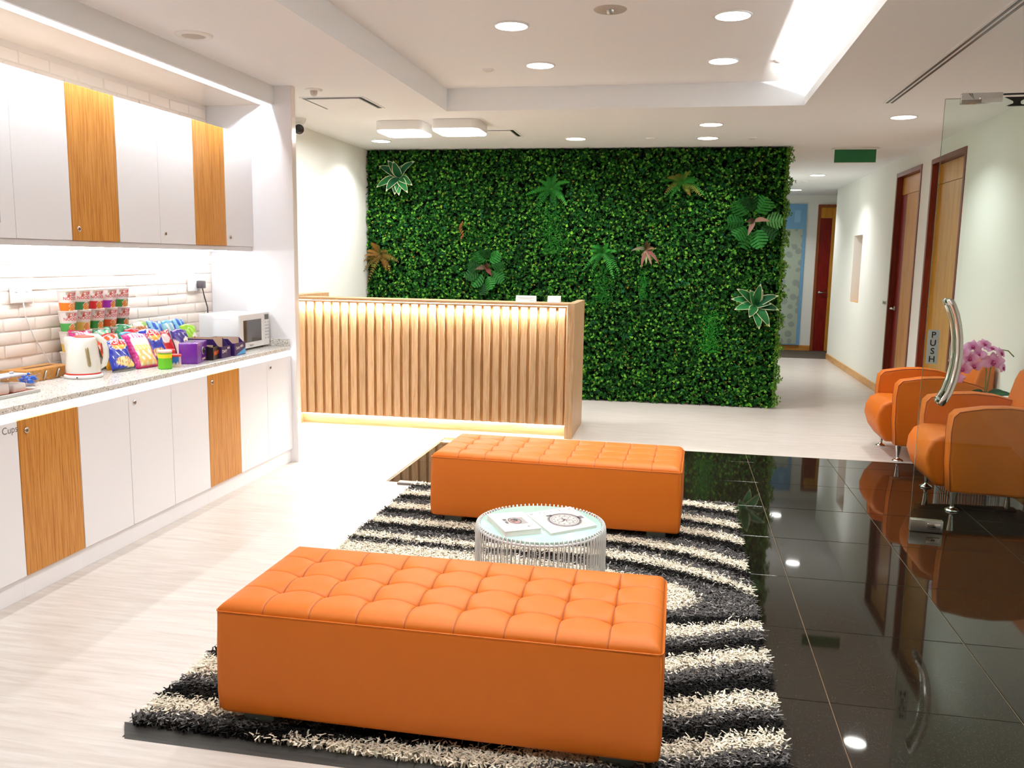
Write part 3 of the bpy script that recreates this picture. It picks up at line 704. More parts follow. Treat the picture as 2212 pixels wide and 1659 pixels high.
bag(-3.03, 4.49, 22, .215, .15, .045, p_red, 'plain red crisp bag half hidden behind the blue logo bag', rz=82)
bag(-2.99, 4.675, 20, .19, .14, .045, p_red, 'red snack bag with pale oval, left of the nut bags', rz=80)
bag(-2.955, 4.80, 20, .185, .13, .05, p_nuts, 'purple topped nut bag just behind the purple box', rz=78)
bag(-2.975, 4.94, 20, .205, .13, .05, p_lime, 'lime green topped nut bag, last of the heap by the sockets', rz=78)
bag(-3.10, 4.10, 14, .228, .17, .045, p_pink, 'magenta crisp bag propped up behind the kettle', rz=88)
bag(-3.10, 4.275, 14, .225, .16, .045, p_teal, 'teal and white snack bag in front of the stacked cups', rz=88)
bag(-3.095, 4.465, 14, .235, .17, .045, p_green, 'green crisp bag with red logo at the end of the cups', rz=86)
bag(-3.10, 4.63, 14, .235, .14, .045, p_brown, 'white nut bag with brown picture and green corner, back row', rz=88)
bag(-3.10, 4.775, 14, .232, .14, .045, p_royal, 'royal blue snack bag, back row left of the cyan one', rz=88)
bag(-3.10, 4.905, 14, .225, .12, .045, p_lblue, 'cyan topped snack bag in the back row', rz=88)
bag(-3.10, 5.03, 14, .228, .12, .045, p_royal, 'bright blue snack bag at the far back end of the heap', rz=88)

# tubs, boxes
def tub(x, y, r, h, c_body, lid, label, pf):
    t = thing('snack_tub', label, 'snack tub', (x, y, WT), math.radians(40)); n, k = 32, 18; V = []; F = []; C = []
    for i in range(k+1):
        for j in range(n):
            a = 2*PI*j/n-PI; V.append((r*math.sin(a), -r*math.cos(a), h*i/k)); C.append(lin(pf(a, i/k)))
    for i in range(k): F += [(i*n+j, i*n+(j+1) % n, (i+1)*n+(j+1) % n, (i+1)*n+j) for j in range(n)]
    F.append(tuple(range(n-1, -1, -1)))
    MB().add(V, F, 0, True, C).build('body', M_PRINT, t, world=False)
    MB().lathe([(r+.0018, h-.006), (r+.0025, h-.003), (r+.0025, h+.004), (r-.001, h+.006), (r-.003, h+.004)], n).build('lid', lid, t, world=False)
tub(-2.795, 4.325, .0365, .096, 0, mat('lid_clear', '#e6c2b4', .3), 'green paper tub with yellow band and pale lid by the worktop edge', lambda a, v: '#f0d81c' if .62 < v < .84 else ('#2f8f2a' if v < .05 or v > .94 else ('#d23a1c' if chips(a, v, 1.1, .66, .3, .14) < 1 else '#62b81e')))
tub(-2.785, 4.415, .028, .066, 0, mat('lid_red', '#d8322c', .3), 'short blue tub with red lid next to the green tub', lambda a, v: '#e3cdbb' if v < .35+.1*math.sin(9*a) else ('#2a63b8' if a < .5 else '#c9b6c4'))
tub(-2.86, 4.475, .028, .085, 0, MATS['lid_red'], 'red capped tub peeping out between the blue bag and the purple box', lambda a, v: '#c9302a' if v > .4 else '#e9d6c4')
t = thing('feedback_box', 'shiny purple box with black lock plate on its front', 'box', (-2.815, 4.645, WT), math.radians(106))
mp = mat('purple_card', '#6b1f94', .25, coat=.3)
MB().box(-.112, .112, -.052, .052, 0, .121, bev=.004).build('body', mp, t, world=False)
MB().box(-.04, .04, -.008, .008, .1211, .1215).build('slot', mat('slot_dark', '#3a1050', .5), t, world=False)
l = MB(); R90 = Matrix.Rotation(PI/2, 4, 'X')
pl = MB().lathe([(.024, .0), (.024, .003), (.018, .0045)], 24); pl.v = [tuple(Matrix.Translation((.015, -.052, .068)) @ R90 @ Vector(p)) for p in pl.v]; pl.build('lock_plate', M_ALU, t, world=False)
pl = MB().lathe([(.019, .0045), (.017, .008)], 20); pl.v = [tuple(Matrix.Translation((.015, -.052, .068)) @ R90 @ Vector(p)) for p in pl.v]; pl.box(.015, .040, -.064, -.059, .064, .072); pl.build('lock_knob', M_BLK, t, world=False)
MB().box(-.005, .065, -.0525, -.052, .014, .024).build('label_plate', mat('label_tan', '#c7ae86', .5), t, world=False)
MB().box(.085, .088, -.0523, -.0518, .045, .10).build('side_mark', mat('mark_blue', '#2a2a80', .5), t, world=False)
def tray_box(x, y, rz, w, d, hf, hb, outer, label, words, extra=None):
    """open display carton: low front, tall back; front face = local -Y"""
    t = thing('carton', label, 'box', (x, y, WT), math.radians(rz), 'open chocolate bar cartons')
    k = .0025; mo = outer; mi = MATS.get('card_inner') or mat('card_inner', '#b59a80', .8)
    b = MB(); b.box(-w/2, w/2, 0, k, 0, hf).box(-w/2, w/2, d-k, d, 0, hb)
    for sx in (-1, 1):
        x0_, x1_ = (-w/2, -w/2+k) if sx < 0 else (w/2-k, w/2)
        b.prism([(k, 0), (d-k, 0), (d-k, hb), (d*.22, hb), (d*.08, hf), (k, hf)], 0, x0_, x1_)
    b.box(-w/2+k, w/2-k, k, d-k, 0, k)
    b.build('outer', mo, t, world=False)
    c = MB(); c.box(-w/2+k, w/2-k, d-2*k, d-k, k, hb-.0005).box(-w/2+k, -w/2+2*k, d*.22, d-2*k, k, hb-.0005).box(w/2-2*k, w/2-k, d*.22, d-2*k, k, hb-.0005).box(-w/2+k, w/2-k, k, 2*k, k, hf-.0005)
    c.build('liner', mi, t, world=False)
    for (s_, px, pz, sz, mt, sh, tilt) in words:
        l = MB(); ca, sa = math.cos(tilt), math.sin(tilt)
        text_on(l, s_, sz, (px, -.0006, pz), (ca, 0, sa), (-sa, 0, ca), bold=.012, shear=sh); l.build('lettering', mt, t, world=False)
    if extra: extra(t)
    return t
mdk = mat('carton_black', '#17120f', .4); mnv = mat('carton_purple', '#2b1450', .35); mnb = mat('carton_navy', '#17184a', .4)
tray_box(-2.757, 4.802, 100, .098, .16, .078, .083, mdk, 'black chocolate carton with orange lettering beside the purple box', [('Mars', .004, .03, .042, M_TXTO, .2, .16)])
def ex1(t): MB().box(.02, .062, -.0008, -.0004, .04, .062).build('orange_patch', mat('patch_orange', '#c4562c', .5), t, world=False)
tray_box(-2.752, 4.912, 93, .125, .24, .072, .118, mnv, 'purple chocolate carton with tall card sides, in the middle of three', [('Dairy', -.02, .035, .028, M_TXTW, 0, .10), ('Milk', .035, .052, .02, M_TXTW, 0, .1)])
def ex2(t):
    MB().add([(-.06, -.0006, .004), (.075, -.0006, .004), (.075, -.0006, .042)], [(0, 1, 2)]).build('blue_patch', mat('patch_blue', '#4a9fd4', .5), t, world=False)
    for i in range(5):
        b = MB().box(-.016, .016, -.05, .05, -.008, .008, bev=.005, T=Matrix.Translation((-.05+.024*i, .10, .055+.006*(i % 2))) @ Matrix.Rotation(random.uniform(-.5, .5), 4, 'Z') @ Matrix.Rotation(.5, 4, 'X'))
        b.build('wrapped_bar', mat('wrapper_violet', '#4a2aa8', .25) if 'wrapper_violet' not in MATS else MATS['wrapper_violet'], t, world=False)
tray_box(-2.745, 5.075, 93, .155, .20, .080, .108, mnv, 'purple chocolate carton with light blue corner, nearest the microwave', [('Dairy Milk', -.005, .045, .024, M_TXTW, 0, .14)], ex2)
tray_box(-2.93, 4.905, 93, .14, .16, .09, .112, mnb, 'navy carton with red patch behind the black chocolate carton', [('KIT', -.03, .062, .018, M_TXTR, 0, 0)])

# microwave
t = thing('microwave', 'white microwave oven with dark window at the worktop end', 'microwave', (-2.98, 5.445, WT))
x0, x1, y0, y1, z0, z1 = -3.125, -2.835, 5.235, 5.65, WT+.012, 1.079
MB().box(x0, x1, y0, y1, z0, z1, bev=.006).build('body', M_WHT, t)
MB().box(x1, -2.829, y0, y0+.335, z0+.002, z1-.002, bev=.002, seg=1).build('door', M_WHT, t)
MB().box(-2.829, -2.8275, 5.281, 5.53, .889, 1.038).build('window', mat('oven_window', '#2c241c', .06, coat=.5), t)
MB().box(x1, -2.829, y0+.337, y1, z0+.002, z1-.002, bev=.002, seg=1).build('control_panel', M_WHT, t)
MB().box(-2.829, -2.8278, 5.582, 5.64, 1.028, 1.064).build('display', mat('lcd', '#3a4038', .2), t)
b = MB()
for i in range(6):
    for j in range(3):
        if i in (0, 5) and j == 1: continue
        yy = 5.588+.019*j; zz = 1.005-.022*i; b.box(-2.829, -2.8272, yy, yy+.011, zz, zz+.009)
b.build('buttons', mat('button_grey', '#b9bcc0', .5), t)
l = MB(); text_on(l, 'Panasonic', .015, (-2.8283, 5.39, .863), (0, 1, 0), (0, 0, 1)); l.build('lettering', M_TXT, t)
b = MB()
for xx in (-3.09, -2.87):
    for yy in (5.27, 5.61): b.tube([(xx, yy, WT), (xx, yy, z0+.002)], .012, 10)
b.build('feet', M_BLK, t)
MB().box(-3.06, -2.90, y0-.0015, y0, 1.045, 1.052).build('side_groove', mat('groove_white', '#f2f0f4', .3), t)
# sockets, plug
def socket(y, z, w, label):
    t = thing('wall_socket', label, 'socket', (XK+.007, y, z), group='white wall sockets on the brick splashback')
    MB().box(0, .010, -w/2, w/2, -.043, .043, bev=.003).build('plate', M_WHT, t, world=False)
    b = MB()
    for dy in ([-w/4, w/4] if w > .1 else [0]): b.box(.010, .0125, dy-.010, dy+.010, .012, .030, bev=.001, seg=1)
    b.build('switch', M_WHT, t, world=False)
socket(3.83, 1.255, .147, 'double white wall socket left of the noodle cups')
socket(5.42, 1.262, .147, 'double white wall socket with the dark plug in it')
socket(5.18, 1.00, .147, 'white wall socket low behind the snack bags')
t = thing('plug', 'dark grey plug with black cable in the socket above the microwave', 'plug', (XK+.0175, 5.47, 1.262))
MB().box(.0, .045, -.024, .024, -.024, .028, bev=.006).build('body', mat('plug_grey', '#4a4348', .4), t, world=False)
MB().tube([(.03, 0, -.02), (.034, .006, -.06), (.034, .028, -.11), (.03, .058, -.16), (.028, .062, -.20), (.028, .06, -.25)], .0042, 8).build('cable', M_DKGREY, t, world=False)
# tissue box, jars, tray, bowl
t = thing('tissue_box', 'long wooden tissue box with slot in its lid by the bricks', 'tissue box', (-3.165, 3.80, WT))
MB().box(-.075, .075, -.17, .155, 0, .058, bev=.003).build('body', grain('box_wood', ['#a9722f', '#bb8440', '#c99450'], (.9, 14, 14), 4, .4, rand=0), t, world=False)
MB().prism([(.0-.012, -.10), (.012, -.10), (.016, 0), (.012, .10), (-.012, .10), (-.016, 0)], 2, .0581, .0586).build('slot', mat('slot_brown', '#5a3a18', .7), t, world=False)
for yy in (-.06, .03): MB().tube([(.076, yy, .006), (.0795, yy+.008, .022), (.080, yy+.012, .036), (.077, yy+.022, .045)], .0045, 8).build('hook', M_ALU, t, world=False)
t = thing('serving_tray', 'white edged wooden tray holding the clear jars', 'tray', (-2.93, 3.27, WT), math.radians(90))
MB().box(-.16, .15, -.075, .075, 0, .006).build('tray_floor', mat('tray_wood', '#b4603a', .4), t, world=False)
b = MB()
for q in ((-.166, .156, -.083, -.075), (-.166, .156, .075, .083), (-.166, -.16, -.075, .075), (.15, .156, -.075, .075)): b.box(*q, 0, .016, bev=.002, seg=1)
b.build('rim', mat('tray_rim', '#c9c7c2', .3), t, world=False)
MJ = glass('jar_plastic', (.93, .93, .95), 1.4, .05)
def jar(x, y, label, fill, c):
    t = thing('sugar_jar', label, 'jar', (x, y, WT+.0062), group='clear lidded jars on the tray')
    MB().box(-.042, .042, -.042, .042, 0, .075, bev=.008).build('jar', MJ, t, world=False)
    MB().box(-.039, .039, -.039, .039, .003, fill, bev=.007).build('contents', c, t, world=False)
    l = MB().box(-.044, .044, -.044, .044, .0752, .084, bev=.003); l.tube([(0, 0, .084), (0, 0, .094)], .009, 12); l.build('lid', mat('lid_frost', '#c6c6d0', .3) if 'lid_frost' not in MATS else MATS['lid_frost'], t, world=False)
MS = mat('creamer', '#f5ece2', .9)
jar(-2.925, 3.345, 'clear jar of pale powder nearest the blue bowl on the tray', .042, MS); jar(-2.925, 3.245, 'clear jar of pale powder at the picture edge of the tray', .05, MS)
t = thing('sweet_bowl', 'small cut glass bowl of blue wrapped sweets', 'bowl', (-3.03, 3.567, WT))
MB().lathe([(.022, 0), (.032, .004), (.043, .022), (.050, .048), (.0525, .058), (.049, .058), (.046, .046), (.038, .022), (.024, .008), (0, .007)], 24, cap1=False).build('glass', glass('bowl_glass', (.92, .93, .97), 1.5, .08), t, world=False)
mb_ = mat('blue_wrapper', '#1f6fd6', .15, coat=.6)
for i in range(17):
    a = i*2.4; rr = .008+.022*math.sqrt((i % 9)/9); z = .02+.011*(i//5)
    b = MB().box(-.012, .012, -.007, .007, -.005, .005, bev=.003, T=Matrix.Rotation(a, 4, 'Z') @ Matrix.Rotation(random.uniform(-.8, .8), 4, 'X'))
    for sx in (-1, 1): b.add([tuple(Matrix.Rotation(a, 4, 'Z') @ Vector(p)) for p in ((sx*.011, 0, 0), (sx*.02, -.007, .003), (sx*.02, .007, -.003))], [(0, 1, 2)], 0)
    o = b.build('sweet', mb_, None, origin=(0, 0, 0)); o.location = (-3.03+rr*math.cos(a*1.7), 3.567+rr*math.sin(a*1.7), WT+z)
    tag(o, 'blue wrapped sweet heaped in the cut glass bowl', 'sweet', 'blue sweets in the glass bowl')

# ================================================================ reception desk
t = thing('reception_desk', 'slatted pale wood reception desk with glowing top and base strips', 'desk', (-2.05, 7.36, .0012))
xa, xb = -3.30, -.827
MB().box(xb-.062, xb, 6.985, 7.72, .0012, 1.122, bev=.002, seg=1).build('side_panel', M_ASH, t)
MB().box(xa-.062, -3.25, 6.985, 7.72, .0012, 1.135, bev=.002, seg=1).build('side_panel', M_ASH, t)
MB().box(-3.2495, xb-.0625, 6.985, 7.20, 1.098, 1.1215, bev=.0015, seg=1).build('counter_top', M_ASHH, t)
MB().box(-3.2495, xb-.0625, 7.05, 7.07, .10, 1.0975).build('back_board', M_ASHD, t)
MB().box(-3.2495, xb-.0625, 7.109, 7.125, .0012, .0995).box(-3.2495, xb-.0625, 7.071, 7.125, .0995, .11).build('kick_board', M_ASHH, t)
MB().box(-3.2495, xb-.0625, 7.26, 7.70, .715, .74).build('work_surface', M_ASHH, t)
sl = None
for i in range(30):
    x = -3.2095+.0784*i
    if sl is None: sl = MB().box(-.0265, .0265, -.014, .014, -.485, .485, bev=.002, seg=1).build('slat', M_ASH, t, world=False); o = sl
    else: o = sl.copy(); COL.objects.link(o); o.parent = t
    o.location = Vector((x, 7.0355+random.uniform(-.001, .001), .5935))-t.location
MB().box(-3.2495, xb-.0625, 6.985, 6.989, 1.082, 1.0978).build('fascia_lip', M_ASHH, t)
MB().box(-3.24, xb-.07, 7.0085, 7.0185, 1.089, 1.0975).build('light_strip', M_LEDD, t)
MB().box(-3.2495, xb-.0625, 7.0192, 7.0205, 1.081, 1.0978).build('light_shield', M_ASHH, t)  # rear plate added to keep strip light off the slat gap tops
MB().box(-3.24, xb-.07, 7.074, 7.084, .090, .0985).build('light_strip', M_LEDF, t)
t = thing('card_stand', 'white folded notice card standing on the desk counter', 'sign', (-1.24, 7.05, 1.1217))
MB().prism([(-.022, 0), (-.0205, 0), (0, .050), (.0205, 0), (.022, 0), (0, .054)], 0, -.085, .085).build('card', mat('card_white', '#f1efec', .6), t, world=False)
b = MB()
for i, (w_, z) in enumerate(((.07, .036), (.05, .026), (.02, .012))):
    yy = -.022*(1-z/.054)-.0008; b.add([(-w_+(.05 if i == 2 else 0), yy, z), (w_+(.05 if i == 2 else 0), yy, z), (w_+(.05 if i == 2 else 0), yy+.0008, z+.003), (-w_+(.05 if i == 2 else 0), yy+.0008, z+.003)], [(0, 1, 2, 3)])
b.build('print_lines', mat('faint_print', '#a9a5a5', .7), t, world=False)
t = thing('card_holder', 'clear holder full of white business cards on the desk end', 'card holder', (-1.005, 7.05, 1.1217))
MB().box(-.06, .05, -.03, .04, 0, .006, bev=.001, seg=1).box(-.06, .05, .03, .04, .006, .05).build('holder', mat('acrylic', '#d9dcde', .1, coat=.5), t, world=False)
for i in range(6):
    o = MB().box(-.046, .046, -.0012, .0012, 0, .052, T=Matrix.Translation((-.005+random.uniform(-.006, .012), -.022+.008*i, .0065)) @ Matrix.Rotation(-.35, 4, 'X') @ Matrix.Rotation(random.uniform(-.05, .05), 4, 'Y'))
    o.build('card', MATS['card_white'], t, world=False)

# ================================================================ leafy wall
gx0, gx1 = XL+.01, .985
t = thing('green_wall', 'artificial boxwood leaf wall covering the far wall', 'green wall', (-1.19, 9.10, .0012))
MB().box(gx0, gx1, 9.105, 9.138, .012, H-.006).build('backing_panel', mat('backing_dark', '#060a05', .9, spec=.05), t)
def leaves(P, N, up, L, Wd, cols, fold=.25):
    """P base points, N facing dirs, up leaf directions -> folded 4-vertex leaves"""
    N = N/np.linalg.norm(N, axis=1, keepdims=True); up = up-N*(up*N).sum(1, keepdims=True); up /= np.linalg.norm(up, axis=1, keepdims=True)
    sd = np.cross(up, N); k = len(P); L = L[:, None]; Wd = Wd[:, None]
    a = P; m1 = P+up*L*.55-sd*Wd*.5+N*Wd*fold; m2 = P+up*L*.55+sd*Wd*.5+N*Wd*fold; tip = P+up*L-N*L*.12
    V = np.stack([a, m1, tip, m2], 1).reshape(-1, 3); i = np.arange(k)*4
    F = np.concatenate([np.stack([i, i+1, i+2], 1), np.stack([i, i+2, i+3], 1)])
    return V, F, np.repeat(cols, 4, axis=0)
def rand_dir(k, spread):
    a = rng.uniform(0, 2*PI, k); r = rng.normal(0, spread, k)
    return np.stack([np.cos(a)*r, -np.ones(k), np.sin(a)*r], 1)
Vs, Fs, Cs = [], [], []; off = 0
def addl(V, F, C_):
    global off
    Vs.append(V); Fs.append(F+off); Cs.append(C_); off += len(V)
def field(x, z): return .5+.5*np.sin(x*3.1+1.3*np.sin(z*2.3))*np.sin(z*3.7+x*1.7)
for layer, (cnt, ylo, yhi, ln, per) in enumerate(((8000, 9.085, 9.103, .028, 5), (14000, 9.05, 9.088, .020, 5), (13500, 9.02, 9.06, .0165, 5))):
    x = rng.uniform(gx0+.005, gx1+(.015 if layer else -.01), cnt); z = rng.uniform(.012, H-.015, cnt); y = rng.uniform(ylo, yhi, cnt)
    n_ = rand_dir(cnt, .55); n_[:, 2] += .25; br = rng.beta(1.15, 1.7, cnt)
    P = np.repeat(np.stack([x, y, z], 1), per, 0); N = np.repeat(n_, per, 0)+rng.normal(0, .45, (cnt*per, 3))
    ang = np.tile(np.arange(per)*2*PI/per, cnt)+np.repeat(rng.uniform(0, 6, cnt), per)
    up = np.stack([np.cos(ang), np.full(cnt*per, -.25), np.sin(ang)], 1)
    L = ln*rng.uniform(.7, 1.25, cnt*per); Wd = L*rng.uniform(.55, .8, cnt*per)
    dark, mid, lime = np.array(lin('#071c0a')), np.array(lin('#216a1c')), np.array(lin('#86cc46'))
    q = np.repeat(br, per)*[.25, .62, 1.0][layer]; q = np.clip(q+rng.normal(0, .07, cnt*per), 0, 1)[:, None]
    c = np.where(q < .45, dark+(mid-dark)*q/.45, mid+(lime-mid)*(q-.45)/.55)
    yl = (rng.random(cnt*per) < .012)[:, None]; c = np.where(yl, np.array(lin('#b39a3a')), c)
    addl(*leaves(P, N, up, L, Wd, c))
# side leaves that turn round the right edge
cnt = 1500; per = 5; szz = rng.uniform(.02, H-.02, cnt); sxx = gx1-.01+rng.random(cnt)**1.5*(.045+.03*np.sin(szz*23)+.02*np.sin(szz*61+1))
P = np.repeat(np.stack([sxx, rng.uniform(9.0, 9.13, cnt), szz], 1), per, 0)
N = np.stack([np.ones(cnt*per), np.full(cnt*per, -.5), rng.normal(0, .4, cnt*per)], 1)+rng.normal(0, .4, (cnt*per, 3)); ang = rng.uniform(0, 2*PI, cnt*per)
q = rng.random((cnt*per, 1)); c = np.array(lin('#1d5a1a'))*(1-q)+np.array(lin('#8fc24a'))*q
addl(*leaves(P, N, np.stack([.6*np.ones(cnt*per), np.cos(ang), np.sin(ang)], 1), .022*rng.uniform(.7, 1.3, cnt*per), .014*rng.uniform(.8, 1.2, cnt*per), c))
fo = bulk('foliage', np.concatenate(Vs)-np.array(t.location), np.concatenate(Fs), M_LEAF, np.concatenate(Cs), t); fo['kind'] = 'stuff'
# ivy leaves among the boxwood: five-lobed
cnt = 420; st = []
for k in range(10):
    a = PI/2+k*PI/5; st.append((math.cos(a)*(1 if k % 2 == 0 else .45)*(1.15 if k == 0 else 1), math.sin(a)*(1 if k % 2 == 0 else .45)*(1.15 if k == 0 else 1)))
st = np.array([(0, 0)]+st); V = []; F = []; C_ = []
for i in range(cnt):
    p = np.array([rng.uniform(gx0+.03, gx1-.03), rng.uniform(9.022, 9.05), rng.uniform(.05, H-.05)]); s_ = rng.uniform(.016, .03); a = rng.uniform(-.9, .9)+PI*(rng.random() < .7)
    n_ = Vector((rng.normal(0, .4), -1, rng.normal(.2, .4))).normalized(); u = n_.cross(Vector((math.cos(a), 0, math.sin(a)))).normalized(); w = n_.cross(u)
    for j, (x, y) in enumerate(st): V.append(p+s_*(x*np.array(u)+y*np.array(w))+np.array(n_)*s_*(.25 if j == 0 else 0))
    F += [(i*11, i*11+1+k, i*11+1+(k+1) % 10) for k in range(10)]
    c = np.array(lin('#14492a'))*rng.uniform(.6, 1.6); C_ += [c]*11
fo = bulk('ivy_foliage', np.array(V)-np.array(t.location), np.array(F), M_LEAF, np.array(C_), t); fo['kind'] = 'stuff'

def blade(parent, name, base, d, nrm, L, Wd, cf, droop=.3, n=8, k=3, mt=None, cup=.2):
    """one leaf: lanceolate, from base along d, bending towards -z"""
    d = Vector(d).normalized(); nn = Vector(nrm); nn = (nn-d*nn.dot(d)).normalized(); sd = d.cross(nn); V = []; F = []; C_ = []
    for i in range(n+1):
        s_ = i/n; w = Wd*.5*(math.sin(PI*min(1, s_**.75))**.8 if 0 < s_ < 1 else .02)
        c = Vector(base)+d*L*s_+nn*L*.18*math.sin(PI*s_*.8)+Vector((0, 0, -1))*droop*L*s_*s_
        for j in range(-k, k+1):
            u = j/k; V.append(tuple(c+sd*w*u+nn*cup*w*abs(u))); C_.append(lin(cf(u, s_)))
    m = 2*k+1
    for i in range(n): F += [(i*m+j, i*m+j+1, (i+1)*m+j+1, (i+1)*m+j) for j in range(m-1)]
    return MB().add(V, F, 0, True, C_).build(name, mt or M_LEAF, parent, world=False)
def radial(n, a0, a1): return [a0+(a1-a0)*i/max(1, n-1) for i in range(n)]
def hosta(x, z, label, angs, mir=1):
    t = thing('variegated_plant', label, 'wall plant', (x, 9.045, z), group='cream edged plants on the leafy wall')
    for i, (a, L, o) in enumerate(angs):
        a = math.radians(a); d = (math.cos(a)*mir, -o*.8, math.sin(a))
        g = random.choice(['#1c5a2c', '#15482a', '#23703a'])
        blade(t, 'leaf', (0, -.01-.004*i, 0), d, (-.1*math.cos(a), -1, .5), L*1.08, .092, lambda u, s, g=g: '#e3e0b4' if abs(u) > .8 or s > .97 else g, droop=.07, k=5)
hosta(-2.98, 2.31, 'plant with cream edged leaves at the upper left of the leafy wall', [(150, .24, .3), (120, .22, .5), (60, .16, .3), (38, .27, .4), (100, .20, .7), (205, .24, .4), (235, .20, .8), (-25, .20, .5), (-50, .22, .6), (-80, .19, .5), (265, .18, .5)])
hosta(.755, 1.05, 'plant with cream edged leaves low on the right edge of the leafy wall', [(165, .26, .4), (140, .27, .4), (115, .20, .6), (82, .25, .5), (70, .18, .3), (28, .25, .5), (10, .17, .8), (-8, .22, .4), (190, .22, .5), (-55, .24, .5), (-80, .22, .4), (240, .15, .9)])
def frond(parent, base, d, L, c1, c2, droop=.6, wmax=.045):
    d = Vector(d).normalized(); V = []; F = []; C_ = []; n = 15; nrm = Vector((0, -1, .4)); pts = []
    for i in range(n+1):
        s_ = i/n; pts.append(Vector(base)+d*L*s_+Vector((0, 0, -1))*droop*L*s_*s_)
    for i in range(1, n):
        tg = (pts[i+1]-pts[i-1]).normalized(); sd = tg.cross(nrm).normalized(); s_ = i/n; w = wmax*(math.sin(PI*s_**.6)**.7)
        cc = tuple(np.array(lin(c1))*(1-s_)+np.array(lin(c2))*s_)
        for sg in (-1, 1):
            k = len(V); p = pts[i]; e = p+sd*sg*w+tg*w*.45+Vector((0, 0, -.15*w)); q = tg*L/n*.42
            V += [tuple(p-q), tuple(p+q), tuple((p+e)/2+q*.8+Vector((0, -.003, 0))), tuple(e), tuple((p+e)/2-q*.8)]; F += [(k, k+1, k+2, k+3, k+4)]; C_ += [cc]*5
    m = MB().add(V, F, 0, False, C_)
    m.tube([tuple(p) for p in pts], [.0018*(1-.7*i/n) for i in range(n+1)], 4, 0, col=lin('#3f6b22'))
    return m.build('frond', M_LEAF, parent, world=False)
def fern(x, z, label, n, L, c1, c2, down=True, spread=(200, -20), name='fern'):
    t = thing(name, label, 'wall plant', (x, 9.04, z), group='ferns on the leafy wall')
    for i, a in enumerate(radial(n, *spread)):
        a = math.radians(a+random.uniform(-8, 8)); frond(t, (0, -.01, 0), (math.cos(a), -.25-.45*random.random(), math.sin(a)*.9), L*random.uniform(.6, 1.15), c1, c2 if random.random() < .6 else c1, droop=random.uniform(.25, .7), wmax=random.uniform(.028, .04))
    return t
def trailing(t, x0, z0, n, L, w, c):
    V, F, C_ = [], [], []; cnt = n
    P = np.stack([x0+rng.normal(0, w, cnt), rng.uniform(-.045, -.01, cnt), z0-L*rng.random(cnt)**.8], 1)
    N = rand_dir(cnt, .6); ang = rng.uniform(0, 2*PI, cnt); up = np.stack([np.cos(ang), -.3*np.ones(cnt), np.sin(ang)-.4], 1)
    cc = np.array(lin(c))*rng.uniform(.6, 1.3, (cnt, 1)); v, f, q = leaves(P, N, up, .013*rng.uniform(.7, 1.3, cnt), .009*np.ones(cnt), cc)
    o = bulk('trailing_foliage', v, f, M_LEAF, q, t); o['kind'] = 'stuff'
g1, g2 = '#1f6a24', '#348a2e'
f1 = fern(-1.35, 2.20, 'bright green fern with hanging plume, top middle of the leafy wall', 12, .26, g1, g2, spread=(230, -50)); trailing(f1, .02, -.12, 900, .55, .07, '#227022')
fern(-.02, 2.27, 'fern with browning tips at the top right of the leafy wall', 13, .24, '#2a7a28', '#8a6a2c', spread=(225, -45))
fern(-3.20, 1.50, 'brown dried fern at the left edge of the leafy wall', 12, .24, '#6a5222', '#8a5a26', spread=(235, -55))
f3 = fern(-.79, 1.55, 'fresh green fern above the desk end, middle of the leafy wall', 12, .22, g1, g2, spread=(225, -45)); trailing(f3, 0, -.12, 700, .40, .06, '#217022')
t = thing('trailing_plant', 'fine leaved trailing plant hanging low right on the leafy wall', 'wall plant', (.33, 9.04, .98)); trailing(t, 0, 0, 1000, .42, .06, '#2f8f2c')
blade(t, 'leaf', (0, -.01, 0), (.2, -.6, .4), (0, -1, .3), .06, .02, lambda u, s: '#2f8f2c')
t = thing('hanging_sprig', 'long thin hanging green sprig below the reddish plant', 'wall plant', (-.37, 9.04, 1.38)); trailing(t, 0, 0, 380, .30, .022, '#237a24')
t = thing('dried_sprig', 'small orange brown dried sprig on the left half of the leafy wall', 'wall plant', (-2.28, 9.03, 1.86))
for i in range(7): blade(t, 'leaf', (random.uniform(-.01, .01), -.015, -.025*i), (random.uniform(-.6, .6), -.5, -.6), (0, -1, .2), .05, .018, lambda u, s: '#74401f' if s > .4 else '#8a5a2a')
t = thing('red_leaf_plant', 'plant with dusky pink pointed leaves, right of the middle fern', 'wall plant', (-.355, 9.035, 1.59))
for a, L, c in ((170, .17, '#6f6a55'), (85, .15, '#4a3a24'), (65, .13, '#5a4424'), (20, .12, '#7a5a44'), (-35, .19, '#74433f'), (-62, .15, '#8f6a5a'), (-105, .17, '#7d4c48'), (-85, .13, '#8a9a6a')):
    a = math.radians(a); blade(t, 'leaf', (0, -.01, 0), (math.cos(a), -.4, math.sin(a)), (0, -1, .4), L, .04, lambda u, s, c=c: c if abs(u) < .8 else '#3f5a34')
